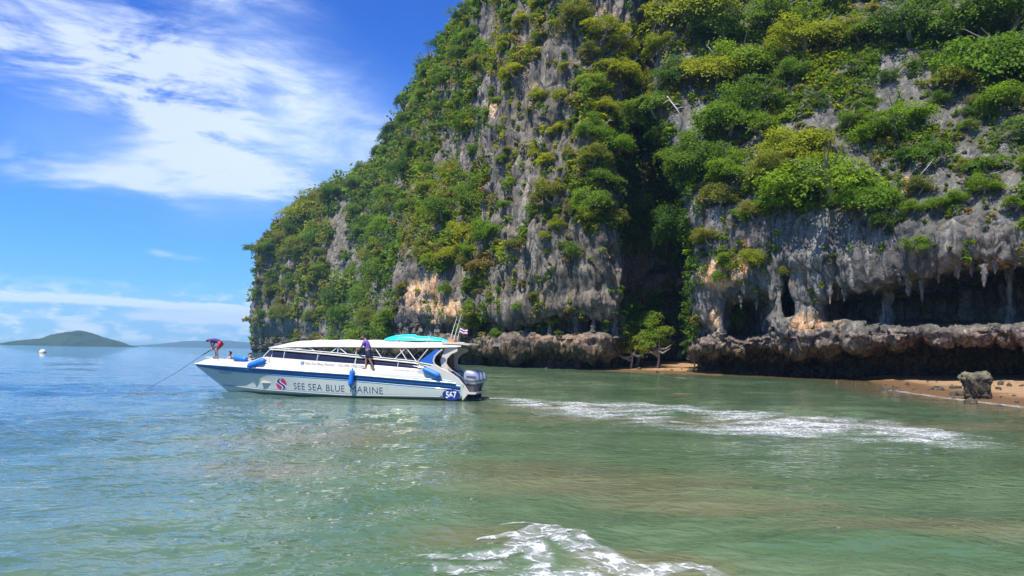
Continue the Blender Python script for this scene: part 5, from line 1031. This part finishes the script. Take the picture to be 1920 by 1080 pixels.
def person(label, loc, J, shirt, shorts, skin=SKIN, group=None):
    """J: joint positions in the boat's frame, relative to loc (local +x towards the bow)"""
    e = thing('person', label, 'person', BW(*loc), BROT, group); P_ = {k: np.array(v, float) for k, v in J.items()}; V, E, R, ID = [], [], [], {}
    def v(n, p, r): ID[n] = len(V); V.append(p); R.append(r); return ID[n]
    def ed(a, b_): E.append((ID[a], ID[b_]))
    v('pel', P_['pel'], (.13, .11)); v('abd', P_['pel'] * .55 + P_['chest'] * .45, (.125, .10)); v('chest', P_['chest'], (.15, .11)); v('neck', P_['neck'], .058); v('jaw', P_['neck'] * .45 + P_['head'] * .55, .072); v('head', P_['head'], .098); v('crown', P_['head'] + (P_['head'] - P_['neck']) * .42, .07)
    for a, b_ in (('pel', 'abd'), ('abd', 'chest'), ('chest', 'neck'), ('neck', 'jaw'), ('jaw', 'head'), ('head', 'crown')): ed(a, b_)
    face = P_['face'] / np.linalg.norm(P_['face'])
    for s_ in ('l', 'r'):
        v('sh' + s_, P_['sh' + s_], .062); v('el' + s_, P_['el' + s_], .044); v('wr' + s_, P_['wr' + s_], .03); ed('chest', 'sh' + s_); ed('sh' + s_, 'el' + s_); ed('el' + s_, 'wr' + s_)
        d = P_['wr' + s_] - P_['el' + s_]; d /= np.linalg.norm(d); sidev = np.cross(d, [0, 0, 1.0]); sidev /= np.linalg.norm(sidev) + 1e-9; dn = np.cross(sidev, d)
        v('pa' + s_, P_['wr' + s_] + d * .07, (.036, .02)); ed('wr' + s_, 'pa' + s_)
        for k, (off, ln) in enumerate([(-.027, .062), (-.009, .074), (.009, .07), (.027, .054)]):
            b0 = V[ID['pa' + s_]] + sidev * off + d * .03; v('f%d' % k + s_, b0 + d * ln * .5 - dn * .012, .0095); v('g%d' % k + s_, b0 + d * ln * .8 - dn * .04, .008); ed('pa' + s_, 'f%d' % k + s_); ed('f%d' % k + s_, 'g%d' % k + s_)
        v('t' + s_, P_['wr' + s_] + d * .045 - sidev * .045 - dn * .012, .011); v('u' + s_, P_['wr' + s_] + d * .08 - sidev * .05 - dn * .03, .009); ed('wr' + s_, 't' + s_); ed('t' + s_, 'u' + s_)
        v('hp' + s_, P_['hp' + s_], .088); v('kn' + s_, P_['kn' + s_], .058); v('cf' + s_, P_['kn' + s_] * .65 + P_['an' + s_] * .35, .056); v('an' + s_, P_['an' + s_], .038); v('to' + s_, P_['to' + s_], (.042, .026))
        for a, b_ in (('pel', 'hp'), ('hp', 'kn'), ('kn', 'cf'), ('cf', 'an'), ('an', 'to')): ed(a if a == 'pel' else a + s_, b_ + s_)
    skin_obj('body', V, E, R, skin, e)
    # clothes
    c = lambda *n: [P_[k] if k in P_ else V[ID[k]] for k in n]
    VV = c('pel', 'abd', 'chest') + [P_['chest'] * .55 + P_['neck'] * .45] + c('shl', 'ell', 'shr', 'elr'); VV[5] = P_['shl'] * .25 + P_['ell'] * .75; VV[7] = P_['shr'] * .25 + P_['elr'] * .75
    skin_obj('shirt', VV, [(0, 1), (1, 2), (2, 3), (2, 4), (4, 5), (2, 6), (6, 7)], [(.155, .135), (.15, .125), (.172, .132), .085, .082, .066, .082, .066], shirt, e)
    VV = c('pel', 'hpl', 'knl', 'hpr', 'knr') + [P_['pel'] * .7 + V[ID['abd']] * .3]; VV[2] = P_['hpl'] * .2 + P_['knl'] * .8; VV[4] = P_['hpr'] * .2 + P_['knr'] * .8
    skin_obj('shorts', VV, [(0, 1), (1, 2), (0, 3), (3, 4), (0, 5)], [(.162, .142), .115, .094, .115, .094, (.15, .13)], shorts, e)
    up = P_['head'] - P_['neck']; up /= np.linalg.norm(up); hc = P_['head'] + up * .045 - face * .012; sd_ = np.cross(up, face); sd_ /= np.linalg.norm(sd_)
    M3 = Matrix((tuple(face), tuple(sd_), tuple(up))).transposed(); bm = bmesh.new(); add_ell(bm, Vector(hc), (.108, .094, .10), 16, 10, M3)
    bmesh.ops.delete(bm, geom=[q for q in bm.verts if (np.array(q.co) - hc) @ face > .035 and (np.array(q.co) - hc) @ up < .045], context='VERTS'); obj_bm('hair', bm, HAIR, e, True)
    for s_ in (1, -1):
        bm = bmesh.new(); add_ell(bm, Vector(P_['head'] + face * .084 + sd_ * s_ * .034 + up * .012), (.012, .015, .010), 8, 6, M3); ey = obj_bm('eye', bm, EYEW, e, True)
        bm = bmesh.new(); add_ell(bm, Vector(P_['head'] + face * .094 + sd_ * s_ * .034 + up * .012), (.004, .007, .007), 8, 6, M3); obj_bm('iris', bm, HAIR, ey, True)
        bm = bmesh.new(); add_ell(bm, Vector(P_['head'] - face * .005 + sd_ * s_ * .092 - up * .005), (.022, .010, .032), 8, 6, M3); obj_bm('ear', bm, skin, e, True)
    bm = bmesh.new(); add_ell(bm, Vector(P_['head'] + face * .098 - up * .022), (.020, .014, .024), 8, 6, M3); obj_bm('nose', bm, skin, e, True)
    bm = bmesh.new(); add_ell(bm, Vector(P_['head'] + face * .084 - up * .058), (.010, .025, .008), 8, 6, M3); obj_bm('mouth', bm, plain('lips', (.30, .10, .08), .5), e, True)
    return e
# man walking forward along the side deck, stooping over the rail
person('barefoot man in purple shirt and dark shorts walking along the boat side deck', (4.80, 1.40, 1.40), dict(pel=(.02, .02, .84), chest=(.13, -.02, 1.24), neck=(.22, -.03, 1.42), head=(.30, -.03, 1.54), face=(1, .15, -.35),
    shl=(.16, .17, 1.34), ell=(.27, .20, 1.08), wrl=(.46, .02, .94), shr=(.20, -.20, 1.33), elr=(.36, -.22, 1.10), wrr=(.60, -.16, .98), hpl=(.0, .11, .80), knl=(-.10, .12, .46), anl=(-.27, .08, .07), tol=(-.13, .08, .025), hpr=(.06, -.08, .80), knr=(.15, -.06, .46), anr=(.15, -.05, .06), tor=(.33, -.05, .025)), PURPLE, NAVYC).scale = (1.12, 1.25, 1.03)
# man bent double on the bow, hauling the pole
person('man in dark shirt and red shorts bending over on the bow holding a pole', (13.80, .05, 1.775), dict(pel=(-.22, 0, .82), chest=(.16, 0, .98), neck=(.38, 0, .98), head=(.53, 0, .95), face=(.75, .1, -.85),
    shl=(.25, .19, .97), ell=(.26, .20, .70), wrl=(.20, .06, .52), shr=(.27, -.19, .96), elr=(.36, -.18, .70), wrr=(.33, -.03, .50), hpl=(-.19, .12, .78), knl=(-.05, .15, .43), anl=(-.16, .16, .06), tol=(.03, .16, .025), hpr=(-.17, -.12, .78), knr=(.14, -.14, .42), anr=(.17, -.14, .06), tor=(.36, -.14, .025)), INDIGO, REDC)
SEAT = dict(pel=(0, 0, .12), chest=(-.03, 0, .52), neck=(-.02, 0, .70), head=(0, 0, .84), face=(1, .2, -.1), shl=(-.02, .19, .60), ell=(.10, .24, .34), wrl=(.32, .16, .26), shr=(-.02, -.19, .60), elr=(.10, -.24, .34), wrr=(.32, -.16, .26), hpl=(.02, .10, .10), knl=(.44, .12, .14), anl=(.42, .12, -.14), tol=(.55, .12, -.17), hpr=(.02, -.10, .10), knr=(.44, -.12, .14), anr=(.42, -.12, -.14), tor=(.55, -.12, -.17))
person('dark haired person seated in the bow well just behind the bending man', (13.10, .0, 1.19), SEAT, plain('grey_top', (.35, .33, .33), .8), NAVYC, SKINL)
S2 = dict(SEAT); S2['face'] = (-.3, .8, 0)
person('person seated in the bow well with only black hair showing near the cabin screen', (11.95, -.05, 1.12), S2, plain('white_top', (.6, .6, .58), .8), NAVYC, SKINL)
# the long pole into the water
tip = onz(272, 731, -.05); hand = BW(14.02, 0.06, 2.30); h2 = BW(14.10, 0.02, 2.27); dv = (hand - tip) / np.linalg.norm(hand - tip)
pl = thing('boat_pole', 'long thin dark pole held from the bow and dipping into the sea', 'pole', tuple(hand)); 
obj_bm('shaft', tube([tuple(tip - hand), tuple((tip - hand) * .55 + np.array([0, 0, -.10])), tuple((tip - hand) * .18), tuple(dv * .25)], [.010, .012, .016, .016], 7), plain('pole_dark', (.10, .12, .12), .5), pl)
obj_bm('grip', tube([tuple((tip - hand) * .15), tuple(dv * .22)], [.026, .026], 8), BLACK, pl)

# ------------------------------------------------------------------ rock on the beach
g = np.random.default_rng(2); bm = bmesh.new(); bmesh.ops.create_icosphere(bm, subdivisions=5, radius=1); V = np.array([v.co[:] for v in bm.verts])
s_ = np.sign(V) * np.abs(V)**.62; s_ /= np.maximum(np.abs(s_).max(1), 1e-6)[:, None]**.15; prof = np.interp(V[:, 2], [-1, -.5, 0, .45, 1], [.80, .66, .80, 1.10, 1.0])
s_[:, 0] *= prof * 1.02; s_[:, 1] *= prof * .9; s_[:, 0] += np.interp(s_[:, 2], [-1, 1], [.10, -.08]); s_ += V * (fbm(V * 1.25 + 4, 4) * .62 + ridged(V * 3.2 + 2, 3) * .26 + fbm(V * 8, 3) * .12 - .08)[:, None]
for v, c in zip(bm.verts, s_): v.co = (c[0] * .74, c[1] * .68, c[2] * .88 + .62)
rp = onz(1833, 746, .1); bo = obj_bm('boulder', bm, [], None, True)
def brock():
    m_, t, b, out = newmat('beach_rock'); P = t.n('ShaderNodeTexCoord').outputs['Object']; f = t.noise(P, 3.2, 8, .7); a = t.noise(P, 1.1, 4, .6); z = t.n('ShaderNodeSeparateXYZ'); t.L.new(P, z.inputs[0])
    c = t.mix(t.step(f, .35, .65), (.022, .018, .013), (.10, .082, .05)); c = t.mix(t.mul(t.step(z.outputs[2], .9, 1.5), t.step(a, .35, .6)), c, (.19, .17, .10)); t.L.new(c, b.inputs['Base Color']); b.inputs['Roughness'].default_value = .9  # paler olive top paints in the sunlit upper face
    bp = t.n('ShaderNodeBump'); bp.inputs['Strength'].default_value = .9; bp.inputs['Distance'].default_value = .15; t.L.new(f, bp.inputs['Height']); t.L.new(bp.outputs[0], b.inputs['Normal']); return m_
bo.data.materials.append(brock()); bo.location = (rp[0], rp[1], .05); tag(bo, 'dark flat-topped boulder standing alone on the brown sand beach', 'boulder')

g = np.random.default_rng(31); Vp, Fp = [], []; bmx = bmesh.new(); bmesh.ops.create_icosphere(bmx, subdivisions=1, radius=1); v0 = np.array([v.co[:] for v in bmx.verts]); f0 = np.array([[v.index for v in f_.verts] for f_ in bmx.faces]); bmx.free()
for k in range(170):
    px_ = g.uniform(1560, 1990) if k < 130 else g.uniform(1195, 1310); base_y = np.interp(px_, [1195, 1310, 1600, 1700, 1920, 2000], [691, 694, 712, 716, 716, 716]) + abs(g.normal()) * (14 if px_ > 1650 else 2); p_ = onz(px_, base_y, .25); s0 = g.choice([.05, .08, .12, .2, .35], p=[.35, .3, .2, .1, .05]); zz = .045 * float(np.clip(shore_sd(p_[:1], p_[1:2])[0], -2, 30))
    Vp.append(v0 * s0 * g.uniform(.6, 1.3, 3) * (1 + g.normal(size=(len(v0), 1)) * .16) + [p_[0], p_[1], zz + s0 * .2]); Fp.append(f0 + k * len(v0))
tag(obj_np('pebbles', np.concatenate(Vp), np.concatenate(Fp), bo.data.materials[0], smooth=False), kind='stuff')

# ------------------------------------------------------------------ far out: buoy, islands, hills
bp_ = onz(80, 661.5); bu = thing('buoy', 'small white mooring buoy floating out at sea below the island', 'buoy', (bp_[0], bp_[1], 0))
bm = bmesh.new(); add_ell(bm, (0, 0, .25), (.85, .85, .75), 20, 12); obj_bm('float', bm, plain('buoy_white', (.80, .74, .62), .4), bu, True)
bm = bmesh.new(); add_tube(bm, [(0, 0, -.05), (0, 0, .22)], [.90, .90], 20); obj_bm('float_band', bm, plain('buoy_orange', (.75, .38, .10), .5), bu)
bm = bmesh.new(); add_tube(bm, [(0, 0, .95), (0, 0, 1.12)], [.12, .09], 8); obj_bm('mooring_eye', bm, STEEL, bu)
def hill(name, pts, Yd, depth, mat, lab, rough):
    """far land from its skyline: (px, py) of the crest at distance Yd"""
    xs_ = np.linspace(pts[0][0], pts[-1][0], 220); cr = np.interp(xs_, [p[0] for p in pts], [p[1] for p in pts]); cr = np.convolve(np.pad(cr, 4, 'edge'), np.ones(9) / 9, 'valid'); P_ = at(xs_, cr, np.full(220, Yd)); vv = np.linspace(-1, 1, 40); V = np.zeros((40, 220, 3))
    for j, v in enumerate(vv):
        V[j, :, 0] = P_[:, 0]; V[j, :, 1] = Yd + v * depth; V[j, :, 2] = np.maximum(P_[:, 2], 0.5) * np.cos(v * math.pi / 2)**.8 - 1.0
    n_ = fbm(V / rough, 4); V[..., 2] += n_ * np.clip(V[..., 2], 0, 80) * .34 ; V[..., 1] += fbm(V / rough + 9, 3) * depth * .25 * 0.6
    return tag(obj_np(name, V, grid_quads(40, 220), mat, smooth=True), kind='structure')
def forest_mat():
    m_, t, b, out = newmat('far_forest'); P = geo(t).outputs['Position']; f = t.noise(P, .03, 8, .7); t.L.new(t.mix(t.step(f, .35, .65), (.012, .042, .020), (.030, .072, .032)), b.inputs['Base Color']); b.inputs['Roughness'].default_value = .95
    bp = t.n('ShaderNodeBump'); bp.inputs['Strength'].default_value = 1.0; bp.inputs['Distance'].default_value = 12; t.L.new(t.noise(P, .06, 6, .7), bp.inputs['Height']); t.L.new(bp.outputs[0], b.inputs['Normal']); return m_
FOR = forest_mat()
hill('island', [(34, 645.5), (52, 638), (66, 635), (85, 636), (95, 633), (110, 628), (128, 625), (138, 621), (148, 619.5), (158, 621), (172, 626), (188, 631), (205, 638), (220, 646), (228, 650)], 1900, 120, FOR, '', 34)
hill('hill', [(276, 650.3), (295, 648), (330, 644), (360, 640), (385, 639.5), (410, 641), (425, 639), (450, 641), (480, 643), (520, 640), (580, 645), (640, 655)], 6500, 700, FOR, '', 300)
hill('hill', [(-60, 645), (-20, 644), (8, 643), (22, 642.6), (34, 644), (46, 646)], 6900, 400, FOR, '', 250)
# ------------------------------------------------------------------ sea air
bm = bmesh.new(); add_box(bm, -3600, 3200, -300, 7600, -4, 330); hz_ = obj_bm('haze', bm, [], None)
hm = bpy.data.materials.new('haze'); hm.use_nodes = True; t = NT(hm.node_tree); t.t.nodes.clear(); pv = t.n('ShaderNodeVolumePrincipled'); pv.inputs['Density'].default_value = 0.00014; pv.inputs['Color'].default_value = (.42, .72, 1, 1); pv.inputs['Anisotropy'].default_value = .2
t.L.new(pv.outputs[0], t.n('ShaderNodeOutputMaterial').inputs['Volume']); hz_.data.materials.append(hm); tag(hz_, kind='stuff')
